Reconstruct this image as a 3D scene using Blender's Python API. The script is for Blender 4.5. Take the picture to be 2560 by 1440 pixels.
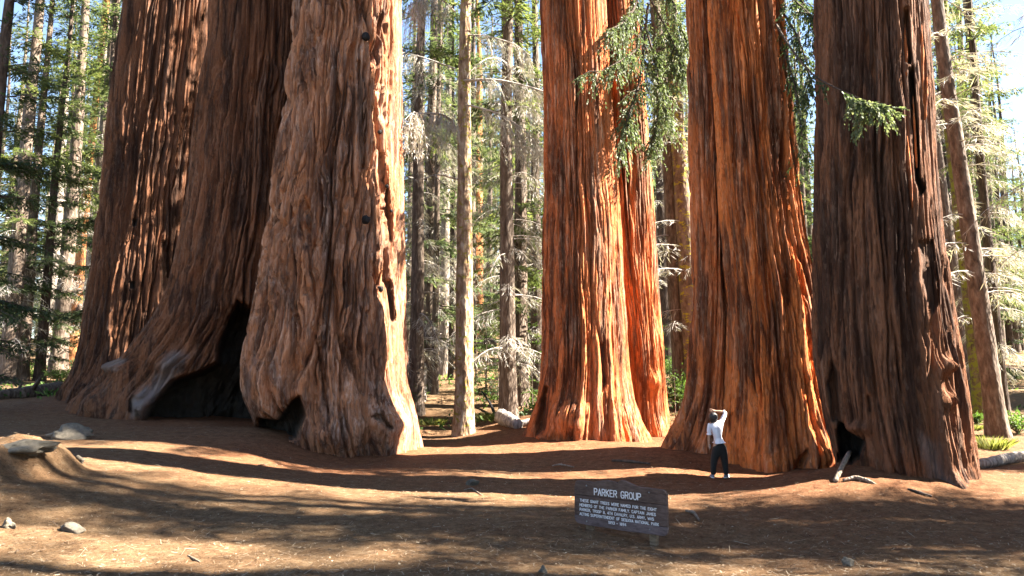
import bpy, math, random
import numpy as np

# ------------------------------------------------------------------ camera, sky, sun, exposure
SC = bpy.context.scene
for o in list(bpy.data.objects):
    bpy.data.objects.remove(o)
COL = SC.collection
F_PX, CAM_Z, PITCH = 1707.0, 2.5, math.radians(6.7)
cam_d = bpy.data.cameras.new('camera')
cam_d.sensor_width = 36.0
cam_d.lens = 36.0 * F_PX / 2560.0
cam_d.clip_start, cam_d.clip_end = 0.1, 2000.0
cam = bpy.data.objects.new('camera', cam_d)
COL.objects.link(cam)
cam.location = (0, 0, CAM_Z)
cam.rotation_euler = (math.pi / 2 + PITCH, 0, 0)
SC.camera = cam

SUN_EL, SUN_BEHIND = math.radians(42.0), math.radians(-0.5)     # sun square on the right
SDIR = (math.cos(SUN_EL) * math.cos(SUN_BEHIND), math.cos(SUN_EL) * math.sin(SUN_BEHIND), math.sin(SUN_EL))
world = bpy.data.worlds.new('World')
SC.world = world
world.use_nodes = True
wn = world.node_tree.nodes
wn.clear()
sky = wn.new('ShaderNodeTexSky')
sky.sky_type = 'NISHITA'
sky.sun_disc = False
sky.sun_elevation = SUN_EL
sky.sun_rotation = math.pi / 2 - SUN_BEHIND
sky.altitude = 2000
sky.air_density, sky.dust_density, sky.ozone_density = 1.0, 0.6, 1.4
bg = wn.new('ShaderNodeBackground')
bg.inputs['Strength'].default_value = 0.05
wo = wn.new('ShaderNodeOutputWorld')
world.node_tree.links.new(sky.outputs[0], bg.inputs[0])
world.node_tree.links.new(bg.outputs[0], wo.inputs[0])

sun_d = bpy.data.lights.new('sun', 'SUN')
sun_d.energy = 5.0
sun_d.angle = math.radians(0.53)
sun_d.color = (1.0, 0.95, 0.86)
sun = bpy.data.objects.new('sun', sun_d)
COL.objects.link(sun)
from mathutils import Vector
sun.rotation_euler = Vector(SDIR).to_track_quat('Z', 'Y').to_euler()
sun.location = (40, 10, 40)

SC.view_settings.view_transform = 'Standard'
SC.view_settings.look = 'None'
SC.view_settings.gamma = 1.0
SC.view_settings.use_curve_mapping = False
SC.view_settings.exposure = 3.42
SC.view_settings.use_white_balance = True
SC.view_settings.white_balance_temperature = 7000
SC.render.engine = 'CYCLES'
SC.cycles.use_denoising = True
SC.cycles.denoising_prefilter = 'ACCURATE'
SC.cycles.max_bounces = 6
SC.cycles.diffuse_bounces = 4
SC.cycles.glossy_bounces = 2
SC.cycles.transmission_bounces = 4
SC.cycles.transparent_max_bounces = 4
SC.cycles.caustics_reflective = SC.cycles.caustics_refractive = False
SC.cycles.sample_clamp_indirect = 8.0

# ------------------------------------------------------------------ helpers
cP, sP = math.cos(PITCH), math.sin(PITCH)

def P(px, py, D):
    """pixel of the photograph + distance in y -> point"""
    u, v = (px - 1280.0) / F_PX, (720.0 - py) / F_PX
    k = D / (cP - sP * v)
    return np.array((u * k, D, CAM_Z + (sP + cP * v) * k))

def proj(V):
    x, y, z = V[:, 0], V[:, 1], V[:, 2] - CAM_Z
    d = y * cP + z * sP
    h = -y * sP + z * cP
    return 1280 + F_PX * x / d, 720 - F_PX * h / d

def sstep(a, b, x):
    t = np.clip((x - a) / (b - a), 0, 1)
    return t * t * (3 - 2 * t)

_T = np.random.RandomState(5).rand(64, 64, 64).astype(np.float32)

def vnoise(x, y, z):
    x, y, z = np.broadcast_arrays(np.asarray(x, float), np.asarray(y, float), np.asarray(z, float))
    xi, yi, zi = np.floor(x).astype(int), np.floor(y).astype(int), np.floor(z).astype(int)
    fx, fy, fz = x - xi, y - yi, z - zi
    fx, fy, fz = (f * f * f * (f * (f * 6 - 15) + 10) for f in (fx, fy, fz))
    a = 0
    for dx in (0, 1):
        wx = fx if dx else 1 - fx
        for dy in (0, 1):
            wy = fy if dy else 1 - fy
            for dz in (0, 1):
                wz = fz if dz else 1 - fz
                a = a + wx * wy * wz * _T[(xi + dx) & 63, (yi + dy) & 63, (zi + dz) & 63]
    return a * 2 - 1

def fbm(x, y, z, n=4, g=0.5):
    s, a, t = 0, 1.0, 0
    for i in range(n):
        s = s + a * vnoise(x * 2 ** i + 17.3 * i, y * 2 ** i + 5.1 * i, z * 2 ** i + 9.7 * i)
        t += a
        a *= g
    return s / t

def link(o, parent=None):
    COL.objects.link(o)
    if parent is not None:
        o.parent = parent
    return o

def mk(name, V, F, mats, parent=None, smooth=True, midx=None, attrs=None):
    """one mesh object from arrays; V in world space, stored relative to the parent"""
    V = np.asarray(V, float)
    F = np.asarray(F, np.int32)
    if parent is not None:
        V = V - np.array(parent.location)
    me = mesh_of(name, V, F, mats, smooth, midx, attrs)
    return link(bpy.data.objects.new(name, me), parent)

def mesh_of(name, V, F, mats, smooth=True, midx=None, attrs=None):
    V = np.asarray(V, np.float32)
    F = np.asarray(F, np.int32)
    n = F.shape[1]
    me = bpy.data.meshes.new(name)
    me.vertices.add(len(V))
    me.vertices.foreach_set('co', V.ravel())
    me.loops.add(F.size)
    me.loops.foreach_set('vertex_index', F.ravel())
    me.polygons.add(len(F))
    me.polygons.foreach_set('loop_start', np.arange(0, F.size, n, dtype=np.int32))
    if midx is not None:
        me.polygons.foreach_set('material_index', np.asarray(midx, np.int32))
    me.polygons.foreach_set('use_smooth', np.full(len(F), smooth, dtype=bool))
    if not isinstance(mats, (list, tuple)):
        mats = [mats]
    for m in mats:
        me.materials.append(m)
    for k, (dom, arr) in (attrs or {}).items():
        a = me.attributes.new(k, 'FLOAT', dom)
        a.data.foreach_set('value', np.asarray(arr, np.float32))
    me.update(calc_edges=True)
    return me

def empty(name, loc, label, cat, group=None):
    o = bpy.data.objects.new(name, None)
    o.empty_display_size = 0.2
    o.location = tuple(float(c) for c in loc)
    COL.objects.link(o)
    return tag(o, label, cat, group)

def tag(o, label=None, cat=None, group=None, kind=None):
    if label:
        o['label'] = label
    if cat:
        o['category'] = cat
    if group:
        o['group'] = group
    if kind:
        o['kind'] = kind
    return o

class Acc:
    """collects quads into one mesh"""
    def __init__(s):
        s.V, s.F, s.M, s.A, s.n = [], [], [], [], 0
    def add(s, V, F, m=0, a=None):
        V = np.asarray(V, float)
        F = np.asarray(F, int)
        if len(F) == 0:
            return s
        s.V.append(V)
        s.F.append(F + s.n)
        s.n += len(V)
        s.M.append(np.full(len(F), m))
        s.A.append(np.zeros(len(F)) if a is None else np.broadcast_to(a, (len(F),)))
        return s
    def arrays(s):
        return np.concatenate(s.V), np.concatenate(s.F), np.concatenate(s.M), np.concatenate(s.A)
    def obj(s, name, mats, parent=None, smooth=True):
        V, F, M, A = s.arrays()
        return mk(name, V, F, mats, parent, smooth, M, {'var': ('FACE', A)})
    def mesh(s, name, mats, smooth=True):
        V, F, M, A = s.arrays()
        return mesh_of(name, V, F, mats, smooth, M, {'var': ('FACE', A)})

def nrm(v):
    return v / np.maximum(np.linalg.norm(v, axis=-1, keepdims=True), 1e-9)

def tube(pts, rad, sides=6, cap=True, rough=0.0, seed=0):
    pts = np.asarray(pts, float)
    n = len(pts)
    rad = np.broadcast_to(np.asarray(rad, float), (n,))
    T = nrm(np.gradient(pts, axis=0))
    ref = np.array((0, 0, 1.0)) if abs(T[:, 2]).mean() < 0.8 else np.array((1.0, 0, 0))
    A = nrm(np.cross(T, ref))
    B = np.cross(T, A)
    th = np.linspace(0, 2 * np.pi, sides, endpoint=False)
    R = rad[:, None] * np.ones(sides)
    if rough:
        R = R * (1 + rough * np.random.RandomState(seed).uniform(-1, 1, R.shape))
    V = pts[:, None] + R[..., None] * (np.cos(th)[None, :, None] * A[:, None] + np.sin(th)[None, :, None] * B[:, None])
    V = V.reshape(-1, 3)
    i, j = np.meshgrid(np.arange(n - 1), np.arange(sides), indexing='ij')
    a = i * sides + j
    b = i * sides + (j + 1) % sides
    F = np.stack([a, b, b + sides, a + sides], -1).reshape(-1, 4)
    if cap:
        V = np.vstack([V, pts[0], pts[-1]])
        k = n * sides
        C = []
        for q in range(0, sides, 2):
            q1, q2 = (q + 1) % sides, (q + 2) % sides
            C.append((k, q2, q1, q))
            o = (n - 1) * sides
            C.append((k + 1, o + q, o + q1, o + q2))
        F = np.vstack([F, np.array(C)])
    return V, F

def box(c, s):
    c, s = np.asarray(c, float), np.asarray(s, float) / 2
    V = np.array([[x, y, z] for x in (-1, 1) for y in (-1, 1) for z in (-1, 1)]) * s + c
    F = np.array([(0, 1, 3, 2), (4, 6, 7, 5), (0, 4, 5, 1), (2, 3, 7, 6), (0, 2, 6, 4), (1, 5, 7, 3)])
    return V, F

# ------------------------------------------------------------------ materials
def material(name):
    m = bpy.data.materials.new(name)
    m.use_nodes = True
    nt = m.node_tree
    b = nt.nodes['Principled BSDF']
    return m, nt, b

def N(nt, t, **kw):
    n = nt.nodes.new(t)
    for k, v in kw.items():
        if k in n.inputs:
            n.inputs[k].default_value = v
        else:
            setattr(n, k, v)
    return n

def ramp(nt, stops):
    r = nt.nodes.new('ShaderNodeValToRGB')
    e = r.color_ramp.elements
    while len(e) < len(stops):
        e.new(0.5)
    for el, (p, c) in zip(e, stops):
        el.position = p
        el.color = (*c, 1)
    return r

def coords(nt, scale=(1, 1, 1), kind='Object'):
    tc = nt.nodes.new('ShaderNodeTexCoord')
    mp = nt.nodes.new('ShaderNodeMapping')
    mp.inputs['Scale'].default_value = scale
    nt.links.new(tc.outputs[kind], mp.inputs['Vector'])
    return mp.outputs[0]

def mixc(nt, fac, a, b, mode='MIX'):
    m = nt.nodes.new('ShaderNodeMix')
    m.data_type = 'RGBA'
    m.blend_type = mode
    for sock, val in ((m.inputs[0], fac), (m.inputs[6], a), (m.inputs[7], b)):
        if hasattr(val, 'is_linked') or hasattr(val, 'links'):
            nt.links.new(val, sock)
        elif isinstance(val, (tuple, list)):
            sock.default_value = (*val, 1)
        else:
            sock.default_value = val
    return m.outputs[2]

def noise(nt, vec, scale, detail=4, rough=0.55, dist=0.0):
    n = N(nt, 'ShaderNodeTexNoise')
    n.inputs['Scale'].default_value = scale
    n.inputs['Detail'].default_value = detail
    n.inputs['Roughness'].default_value = rough
    n.inputs['Distortion'].default_value = dist
    nt.links.new(vec, n.inputs['Vector'])
    return n.outputs['Fac']

def bump(nt, b, h, strength, dist, prev=None):
    n = nt.nodes.new('ShaderNodeBump')
    n.inputs['Strength'].default_value = strength
    n.inputs['Distance'].default_value = dist
    nt.links.new(h, n.inputs['Height'])
    if prev is not None:
        nt.links.new(prev, n.inputs['Normal'])
    nt.links.new(n.outputs[0], b.inputs['Normal'])
    return n.outputs[0]

def attr(nt, name):
    a = nt.nodes.new('ShaderNodeAttribute')
    a.attribute_name = name
    return a.outputs['Fac']

def bark_mat(name, dark, mid, pale, palefac=0.5):
    m, nt, b = material(name)
    st = coords(nt, (1, 1, 0.10))
    st2 = coords(nt, (1, 1, 0.35))
    iso = coords(nt, (1, 1, 1))
    n1 = noise(nt, st, 2.6, 6, 0.62, 0.4)
    n2 = noise(nt, st, 13, 5, 0.6)
    n3 = noise(nt, iso, 0.55, 3)
    r1 = ramp(nt, [(0.33, tuple(c * 0.55 for c in dark)), (0.43, dark), (0.53, mid), (0.72, tuple(c * 1.25 for c in mid))])
    nt.links.new(n1, r1.inputs[0])
    r2 = ramp(nt, [(0.42, (0, 0, 0)), (0.70, (1, 1, 1))])
    nt.links.new(n2, r2.inputs[0])
    mul = N(nt, 'ShaderNodeMath', operation='MULTIPLY')
    nt.links.new(r2.outputs[0], mul.inputs[0])
    r3 = ramp(nt, [(0.35, (0, 0, 0)), (0.68, (palefac,) * 3)])
    nt.links.new(n3, r3.inputs[0])
    mul2 = N(nt, 'ShaderNodeMath', operation='MULTIPLY')
    nt.links.new(r3.outputs[0], mul.inputs[1])
    rid = attr(nt, 'ridge')
    nt.links.new(mul.outputs[0], mul2.inputs[0])
    nt.links.new(rid, mul2.inputs[1])
    c = mixc(nt, mul2.outputs[0], r1.outputs[0], pale)
    # flecks of flaking bark
    v = N(nt, 'ShaderNodeTexVoronoi')
    v.inputs['Scale'].default_value = 26
    nt.links.new(st2, v.inputs['Vector'])
    vb = N(nt, 'ShaderNodeSeparateColor')
    nt.links.new(v.outputs['Color'], vb.inputs[0])
    rf = ramp(nt, [(0.84, (0, 0, 0)), (0.98, (0.16,) * 3)])
    nt.links.new(vb.outputs[0], rf.inputs[0])
    c = mixc(nt, rf.outputs[0], c, tuple(min(1, q * 1.2) for q in pale))
    rf2 = ramp(nt, [(0.03, (0.5,) * 3), (0.25, (0, 0, 0))])
    nt.links.new(vb.outputs[1], rf2.inputs[0])
    c = mixc(nt, rf2.outputs[0], c, dark)
    c = mixc(nt, attr(nt, 'char_dark'), c, (0.045, 0.038, 0.032))
    c = mixc(nt, attr(nt, 'grey'), c, (0.22, 0.18, 0.17))
    nt.links.new(c, b.inputs['Base Color'])
    b.inputs['Roughness'].default_value = 0.9
    b.inputs['Specular IOR Level'].default_value = 0.2
    fib = coords(nt, (1, 1, 0.045))
    hf = noise(nt, fib, 26, 5, 0.7)
    h2 = noise(nt, st2, 22, 6, 0.7)
    h1 = noise(nt, st, 9, 6, 0.65, 0.6)
    p = bump(nt, b, h1, 0.9, 0.12)
    p = bump(nt, b, v.outputs['Distance'], 0.35, 0.012, p)
    p = bump(nt, b, hf, 0.8, 0.05, p)
    bump(nt, b, h2, 0.5, 0.025, p)
    return m

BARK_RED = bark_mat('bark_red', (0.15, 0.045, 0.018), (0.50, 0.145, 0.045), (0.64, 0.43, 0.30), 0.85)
BARK_GLOW = bark_mat('bark_bounce_glow', (0.17, 0.045, 0.015), (0.60, 0.165, 0.042), (0.64, 0.40, 0.26), 0.6)  # warm ground-bounce glow put into the bark colour as extra orange red
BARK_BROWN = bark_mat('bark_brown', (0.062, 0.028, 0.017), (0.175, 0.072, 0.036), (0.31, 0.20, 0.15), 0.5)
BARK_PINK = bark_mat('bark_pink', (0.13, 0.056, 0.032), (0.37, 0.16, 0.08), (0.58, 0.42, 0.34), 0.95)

def wood_mat(name, a, b_, c_, scale=1.0, bs=0.6, moss=None, mossfac=0.0):
    m, nt, b = material(name)
    st = coords(nt, (1, 1, 0.25))
    iso = coords(nt)
    n1 = noise(nt, st, 9 * scale, 6, 0.65, 0.3)
    r1 = ramp(nt, [(0.3, a), (0.5, b_), (0.7, c_)])
    nt.links.new(n1, r1.inputs[0])
    c = r1.outputs[0]
    if moss:
        n2 = noise(nt, iso, 5, 5, 0.7)
        r2 = ramp(nt, [(0.60 - mossfac, (0, 0, 0)), (0.66 - mossfac, (1, 1, 1))])
        nt.links.new(n2, r2.inputs[0])
        c = mixc(nt, r2.outputs[0], c, moss)
    nt.links.new(c, b.inputs['Base Color'])
    b.inputs['Roughness'].default_value = 0.9
    b.inputs['Specular IOR Level'].default_value = 0.15
    v = N(nt, 'ShaderNodeTexVoronoi')
    v.inputs['Scale'].default_value = 14 * scale
    nt.links.new(st, v.inputs['Vector'])
    p = bump(nt, b, v.outputs['Distance'], bs, 0.04)
    bump(nt, b, n1, bs, 0.03, p)
    return m

FIR_BARK = wood_mat('fir_bark', (0.045, 0.032, 0.026), (0.12, 0.088, 0.068), (0.22, 0.18, 0.15))
FIR_DARK = wood_mat('fir_bark_dark', (0.025, 0.018, 0.015), (0.065, 0.046, 0.036), (0.12, 0.09, 0.075))
FIR_PALE = wood_mat('fir_bark_pale', (0.08, 0.065, 0.055), (0.22, 0.18, 0.15), (0.36, 0.31, 0.27))
FIR_MOSS = wood_mat('fir_bark_moss', (0.10, 0.055, 0.035), (0.30, 0.20, 0.13), (0.52, 0.43, 0.33), 0.8, 1.6, (0.24, 0.20, 0.03), 0.05)
FIR_YELLOW = wood_mat('fir_bark_lichen', (0.07, 0.045, 0.035), (0.17, 0.115, 0.085), (0.26, 0.19, 0.15), 1.0, 0.7, (0.36, 0.31, 0.03), 0.06)
FIR_GREEN = wood_mat('fir_bark_green', (0.05, 0.04, 0.025), (0.12, 0.10, 0.06), (0.18, 0.16, 0.09), 1.0, 0.7, (0.16, 0.19, 0.03), 0.14)
RED_FAR = wood_mat('cedar_bark', (0.10, 0.038, 0.018), (0.33, 0.13, 0.05), (0.50, 0.25, 0.11), 0.8)
DRIFT = wood_mat('weathered_wood', (0.10, 0.085, 0.075), (0.26, 0.23, 0.21), (0.40, 0.37, 0.35), 1.2)
DEAD = wood_mat('dead_twig', (0.20, 0.175, 0.155), (0.38, 0.345, 0.315), (0.52, 0.48, 0.44))
LOGW = wood_mat('rotten_log', (0.03, 0.02, 0.016), (0.085, 0.06, 0.045), (0.16, 0.12, 0.10))
CHARRED = wood_mat('charred_wood', (0.006, 0.006, 0.007), (0.014, 0.013, 0.014), (0.03, 0.03, 0.032))
STICK = wood_mat('stick_wood', (0.11, 0.08, 0.06), (0.22, 0.17, 0.13), (0.33, 0.27, 0.22), 2.0)

def leaf_mat(name, dark, mid, light, trans=0.5):
    m, nt, b = material(name)
    r = ramp(nt, [(0.0, dark), (0.55, mid), (1.0, light)])
    nt.links.new(attr(nt, 'var'), r.inputs[0])
    nt.links.new(r.outputs[0], b.inputs['Base Color'])
    b.inputs['Roughness'].default_value = 0.55
    b.inputs['Specular IOR Level'].default_value = 0.35
    t = N(nt, 'ShaderNodeBsdfTranslucent')
    c2 = mixc(nt, 1.0, r.outputs[0], (1.1, 1.12, 0.7), 'MULTIPLY')
    nt.links.new(c2, t.inputs['Color'])
    mx = N(nt, 'ShaderNodeMixShader')
    mx.inputs[0].default_value = trans
    nt.links.new(b.outputs[0], mx.inputs[1])
    nt.links.new(t.outputs[0], mx.inputs[2])
    out = nt.nodes['Material Output']
    nt.links.new(mx.outputs[0], out.inputs['Surface'])
    return m

LEAF = leaf_mat('fir_needles', (0.035, 0.055, 0.022), (0.105, 0.135, 0.050), (0.23, 0.25, 0.105))
LEAF_BLUE = leaf_mat('sequoia_needles', (0.045, 0.070, 0.038), (0.10, 0.135, 0.066), (0.20, 0.225, 0.13))
LEAF_DARK = leaf_mat('dark_needles', (0.020, 0.036, 0.018), (0.052, 0.080, 0.036), (0.11, 0.14, 0.06))
LEAF_BUSH = leaf_mat('bush_leaves', (0.030, 0.065, 0.018), (0.08, 0.15, 0.035), (0.17, 0.24, 0.07))
LEAF_BROWN = leaf_mat('brown_needles', (0.05, 0.035, 0.02), (0.11, 0.078, 0.05), (0.18, 0.135, 0.09), 0.25)
LEAF_ORANGE = leaf_mat('orange_leaves', (0.22, 0.07, 0.015), (0.40, 0.14, 0.03), (0.55, 0.26, 0.06))
GRASS = leaf_mat('grass_blades', (0.08, 0.10, 0.025), (0.19, 0.20, 0.06), (0.36, 0.34, 0.13))
DEADTW = leaf_mat('lichen_twigs', (0.20, 0.18, 0.16), (0.37, 0.34, 0.315), (0.54, 0.51, 0.475), 0.3)

# ------------------------------------------------------------------ ground
CTRL = [P(*q) for q in [
    (1640, 1372, 10.1), (1470, 1322, 10.9), (1280, 1440, 7.7), (300, 1440, 7.6), (2300, 1440, 7.9), (900, 1440, 7.6),
    (1800, 1197, 17.0), (1950, 1195, 16.8), (1690, 1140, 18.6), (2370, 1255, 13.0), (2130, 1170, 14.6), (2050, 1320, 11.2),
    (2440, 1225, 13.8), (1450, 1106, 22.3), (1660, 1112, 23.6), (1300, 1105, 23.2), (1400, 1150, 19.6), (1350, 1185, 17.6),
    (1500, 1215, 15.9), (870, 1157, 19.7), (700, 1090, 20.8), (1050, 1150, 19.4), (1150, 1176, 17.6), (1270, 1225, 14.8),
    (1000, 1195, 16.4), (700, 1150, 18.2), (550, 1060, 24.2), (300, 1045, 24.8), (300, 1005, 28.4), (175, 1106, 17.6),
    (400, 1115, 17.6), (180, 1332, 9.4), (60, 1300, 9.6), (30, 1160, 13.0), (10, 1230, 10.4), (20, 1050, 22.5), (0, 1000, 29.0),
    (110, 950, 41.0), (90, 905, 62.0), (500, 940, 45.0), (1150, 1088, 27.8), (1270, 1062, 27.6), (1055, 1003, 34.0),
    (1075, 962, 40.0), (1120, 925, 47.0), (1190, 855, 66.0), (1050, 880, 58.0), (1450, 900, 60.0), (1690, 1065, 26.0),
    (1710, 1020, 31.0), (1670, 920, 50.0), (2000, 960, 45.0), (2480, 1165, 18.8), (2495, 1092, 25.5), (2465, 1045, 30.0),
    (2425, 1000, 36.0), (2420, 930, 50.0), (2500, 880, 70.0), (2120, 1000, 36.0)]]
CTRL += [np.array(q) for q in [(0, 0, 0.85), (-14, -6, 1.1), (14, -6, 0.7), (-13, 8, 1.0), (13, 6, 0.35), (0, -14, 1.1), (20, 16, 0.2), (34, 20, 0.3),
                               (-32, 28, 1.6), (-45, 70, 3.6), (40, 45, 1.4), (55, 75, 4.5), (0, 85, 7.0), (0, 110, 9.0), (-60, 110, 7.0), (65, 110, 8.0)]]
CTRL = np.array(CTRL)

def _u(r2):
    return 0.5 * r2 * np.log(r2 + 1e-6)

_n = len(CTRL)
_d2 = ((CTRL[:, None, :2] - CTRL[None, :, :2]) ** 2).sum(-1)
_A = np.zeros((_n + 3, _n + 3))
_A[:_n, :_n] = _u(_d2) + np.eye(_n) * 0.06
_A[:_n, _n], _A[:_n, _n + 1:] = 1, CTRL[:, :2]
_A[_n, :_n], _A[_n + 1:, :_n] = 1, CTRL[:, :2].T
_W = np.linalg.solve(_A, np.concatenate([CTRL[:, 2], np.zeros(3)]))

def ground_z(x, y):
    x, y = np.asarray(x, float), np.asarray(y, float)
    xc, yc = np.clip(x, -60, 65), np.clip(y, -14, 112)
    sh = np.broadcast(xc, yc).shape
    q = np.stack([np.broadcast_to(xc, sh).ravel(), np.broadcast_to(yc, sh).ravel()], -1)
    out = np.empty(len(q))
    for i in range(0, len(q), 40000):
        c = q[i:i + 40000]
        r2 = ((c[:, None] - CTRL[None, :, :2]) ** 2).sum(-1)
        out[i:i + 40000] = _u(r2) @ _W[:_n] + _W[_n] + c @ _W[_n + 1:]
    z = out.reshape(sh)
    z = z + 0.05 * fbm(x * 0.55, y * 0.55, 3.3, 3) + 0.020 * fbm(x * 2.6, y * 2.6, 7.7, 3)
    bank = 1.95 - np.hypot((x + 9.9) / 1.0, (y - 11.9) / 1.25) + 0.35 * fbm(x * 1.1, y * 1.1, 2.9, 3)
    z = z + 0.42 * sstep(-0.3, 0.35, bank) * (1 + 0.3 * fbm(x * 2.0, y * 2.0, 6.6, 2))
    far = sstep(26, 70, y)
    return z + far * 0.45 * fbm(x * 0.12, y * 0.12, 1.3, 3)

BASES = [(-17.0, 30.4, 2.9), (-12.8, 26.0, 3.6), (-5.7, 22.2, 2.55), (2.5, 23.9, 2.15), (5.0, 25.6, 1.0), (5.8, 20.1, 1.4), (7.6, 18.9, 1.75), (8.8, 15.5, 1.55)]

def drift(x, y):
    d = np.full(np.broadcast(x, y).shape, 9.0)
    for bx, by, br in BASES:
        d = np.minimum(d, np.hypot(x - bx, y - by) - br)
    return 0.06 * np.exp(-np.clip(d, 0, None) / 0.5) * (1 + 0.9 * fbm(x * 1.3, y * 1.3, 5.5, 3))

def gp(px, py, lo=5.0, hi=110.0):
    """where the pixel's ray meets the ground"""
    D = np.exp(np.linspace(math.log(lo), math.log(hi), 500))
    pts = np.array([P(px, py, d) for d in D])
    below = pts[:, 2] < ground_z(pts[:, 0], pts[:, 1])
    i = int(np.argmax(below)) if below.any() else len(D) - 1
    p = pts[i].copy()
    p[2] = float(ground_z(p[0], p[1]))
    return p

def on_ground(px, D):
    x = P(px, 1000, D)[0]
    return np.array((x, D, float(ground_z(x, D))))

def make_ground():
    ys = np.concatenate([np.linspace(-60, 3, 22), np.exp(np.linspace(math.log(3.3), math.log(38), 360)), np.exp(np.linspace(math.log(39), math.log(900), 60))])
    s = np.sinh(np.linspace(-2.2, 2.2, 440)) / math.sinh(2.2) * 0.5 + np.linspace(-1, 1, 440) * 0.5
    s = s * 1.15
    Y = ys[:, None] * np.ones(440)
    X = s[None, :] * (np.abs(Y) + 14)
    Z = ground_z(X, Y)
    near = np.exp(-np.maximum(Y - 6, 0) / 16) * (Y > 0)
    Z = Z + near * (0.012 * fbm(X * 9, Y * 9, 2.2, 3, 0.6) + 0.02 * np.maximum(0, fbm(X * 1.7, Y * 4.2, 8.1, 3)))
    Z = Z + drift(X, Y) + near * 0.022 * fbm(X * 3.4, Y * 3.4, 6.2, 2)
    V = np.stack([X, Y, Z], -1).reshape(-1, 3)
    n, m = X.shape
    i, j = np.meshgrid(np.arange(n - 1), np.arange(m - 1), indexing='ij')
    a = (i * m + j).ravel()
    Fq = np.stack([a, a + 1, a + m + 1, a + m], -1)
    red = np.zeros(len(V))
    for cx, cy, r in ((7, 18.3, 7.0), (3, 24, 6.0), (-4.7, 19.5, 5.0), (-9.5, 25, 6), (-15, 29, 6)):
        red = np.maximum(red, np.exp(-(((V[:, 0] - cx) ** 2 + (V[:, 1] - cy) ** 2) / r ** 2)))
    far = sstep(26, 40, V[:, 1])
    m_, nt, b = material('forest_floor')
    o = coords(nt)
    n1 = noise(nt, o, 0.45, 5, 0.6)
    n2 = noise(nt, o, 5, 6, 0.7)
    n3 = noise(nt, o, 24, 6, 0.8)
    ra = ramp(nt, [(0.30, (0.090, 0.054, 0.030)), (0.50, (0.155, 0.100, 0.056)), (0.72, (0.22, 0.158, 0.098))])
    nt.links.new(n2, ra.inputs[0])
    rb = ramp(nt, [(0.30, (0.105, 0.040, 0.020)), (0.55, (0.185, 0.078, 0.038)), (0.75, (0.24, 0.118, 0.064))])
    nt.links.new(n2, rb.inputs[0])
    rmul = N(nt, 'ShaderNodeMath', operation='MULTIPLY_ADD')
    nt.links.new(n1, rmul.inputs[0])
    rmul.inputs[1].default_value = 0.8
    sub = N(nt, 'ShaderNodeMath', operation='SUBTRACT')
    nt.links.new(attr(nt, 'red'), sub.inputs[0])
    sub.inputs[1].default_value = 0.30
    nt.links.new(sub.outputs[0], rmul.inputs[2])
    rmul.use_clamp = True
    c = mixc(nt, rmul.outputs[0], ra.outputs[0], rb.outputs[0])
    rs = ramp(nt, [(0.36, (0.22, 0.19, 0.16)), (0.47, (0.95, 0.93, 0.9)), (0.60, (1, 1, 1)), (0.70, (1.75, 1.75, 1.7))])
    nt.links.new(n3, rs.inputs[0])
    c = mixc(nt, 0.85, c, rs.outputs[0], 'MULTIPLY')
    nt.links.new(c, b.inputs['Base Color'])
    b.inputs['Roughness'].default_value = 0.95
    b.inputs['Specular IOR Level'].default_value = 0.1
    p = bump(nt, b, n2, 0.5, 0.06)
    bump(nt, b, n3, 0.9, 0.05, p)
    g = mk('ground', V, Fq, m_, None, True, None, {'red': ('POINT', red)})
    tag(g, kind='structure')
    return g

make_ground()

# ------------------------------------------------------------------ giant sequoias
def poly_sd(x, y, poly):
    """signed distance to a polygon, positive inside"""
    p = np.array(poly, float)
    q = np.roll(p, -1, 0)
    d = np.full(x.shape, 1e9)
    inside = np.zeros(x.shape, bool)
    for (x0, y0), (x1, y1) in zip(p, q):
        ex, ey = x1 - x0, y1 - y0
        t = np.clip(((x - x0) * ex + (y - y0) * ey) / (ex * ex + ey * ey), 0, 1)
        d = np.minimum(d, np.hypot(x - x0 - t * ex, y - y0 - t * ey))
        c = (y0 <= y) != (y1 <= y)
        if abs(ey) > 1e-9:
            inside ^= c & (x < x0 + (y - y0) / ey * ex)
    return np.where(inside, d, -d)

def voro(u, v, nu, rs):
    """stretched cells round the trunk: distance to the furrow between cells, and a random value per cell"""
    M = 256
    ju, jv, val = rs.rand(nu, M), rs.rand(nu, M), rs.rand(nu, M)
    ui, vi = np.floor(u).astype(int), np.floor(v).astype(int)
    f1 = np.full(u.shape, 9.0)
    f2 = np.full(u.shape, 9.0)
    cv = np.zeros(u.shape)
    for a in (-1, 0, 1):
        for b in (-1, 0, 1):
            cu, cw = (ui + a) % nu, (vi + b) % M
            du = ui + a + 0.15 + 0.7 * ju[cu, cw] - u
            dv = (vi + b + jv[cu, cw] - v) * 0.55
            d = np.hypot(du, dv)
            better = d < f1
            f2 = np.where(better, f1, np.minimum(f2, d))
            cv = np.where(better, val[cu, cw], cv)
            f1 = np.where(better, d, f1)
    return f2 - f1, cv

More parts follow.
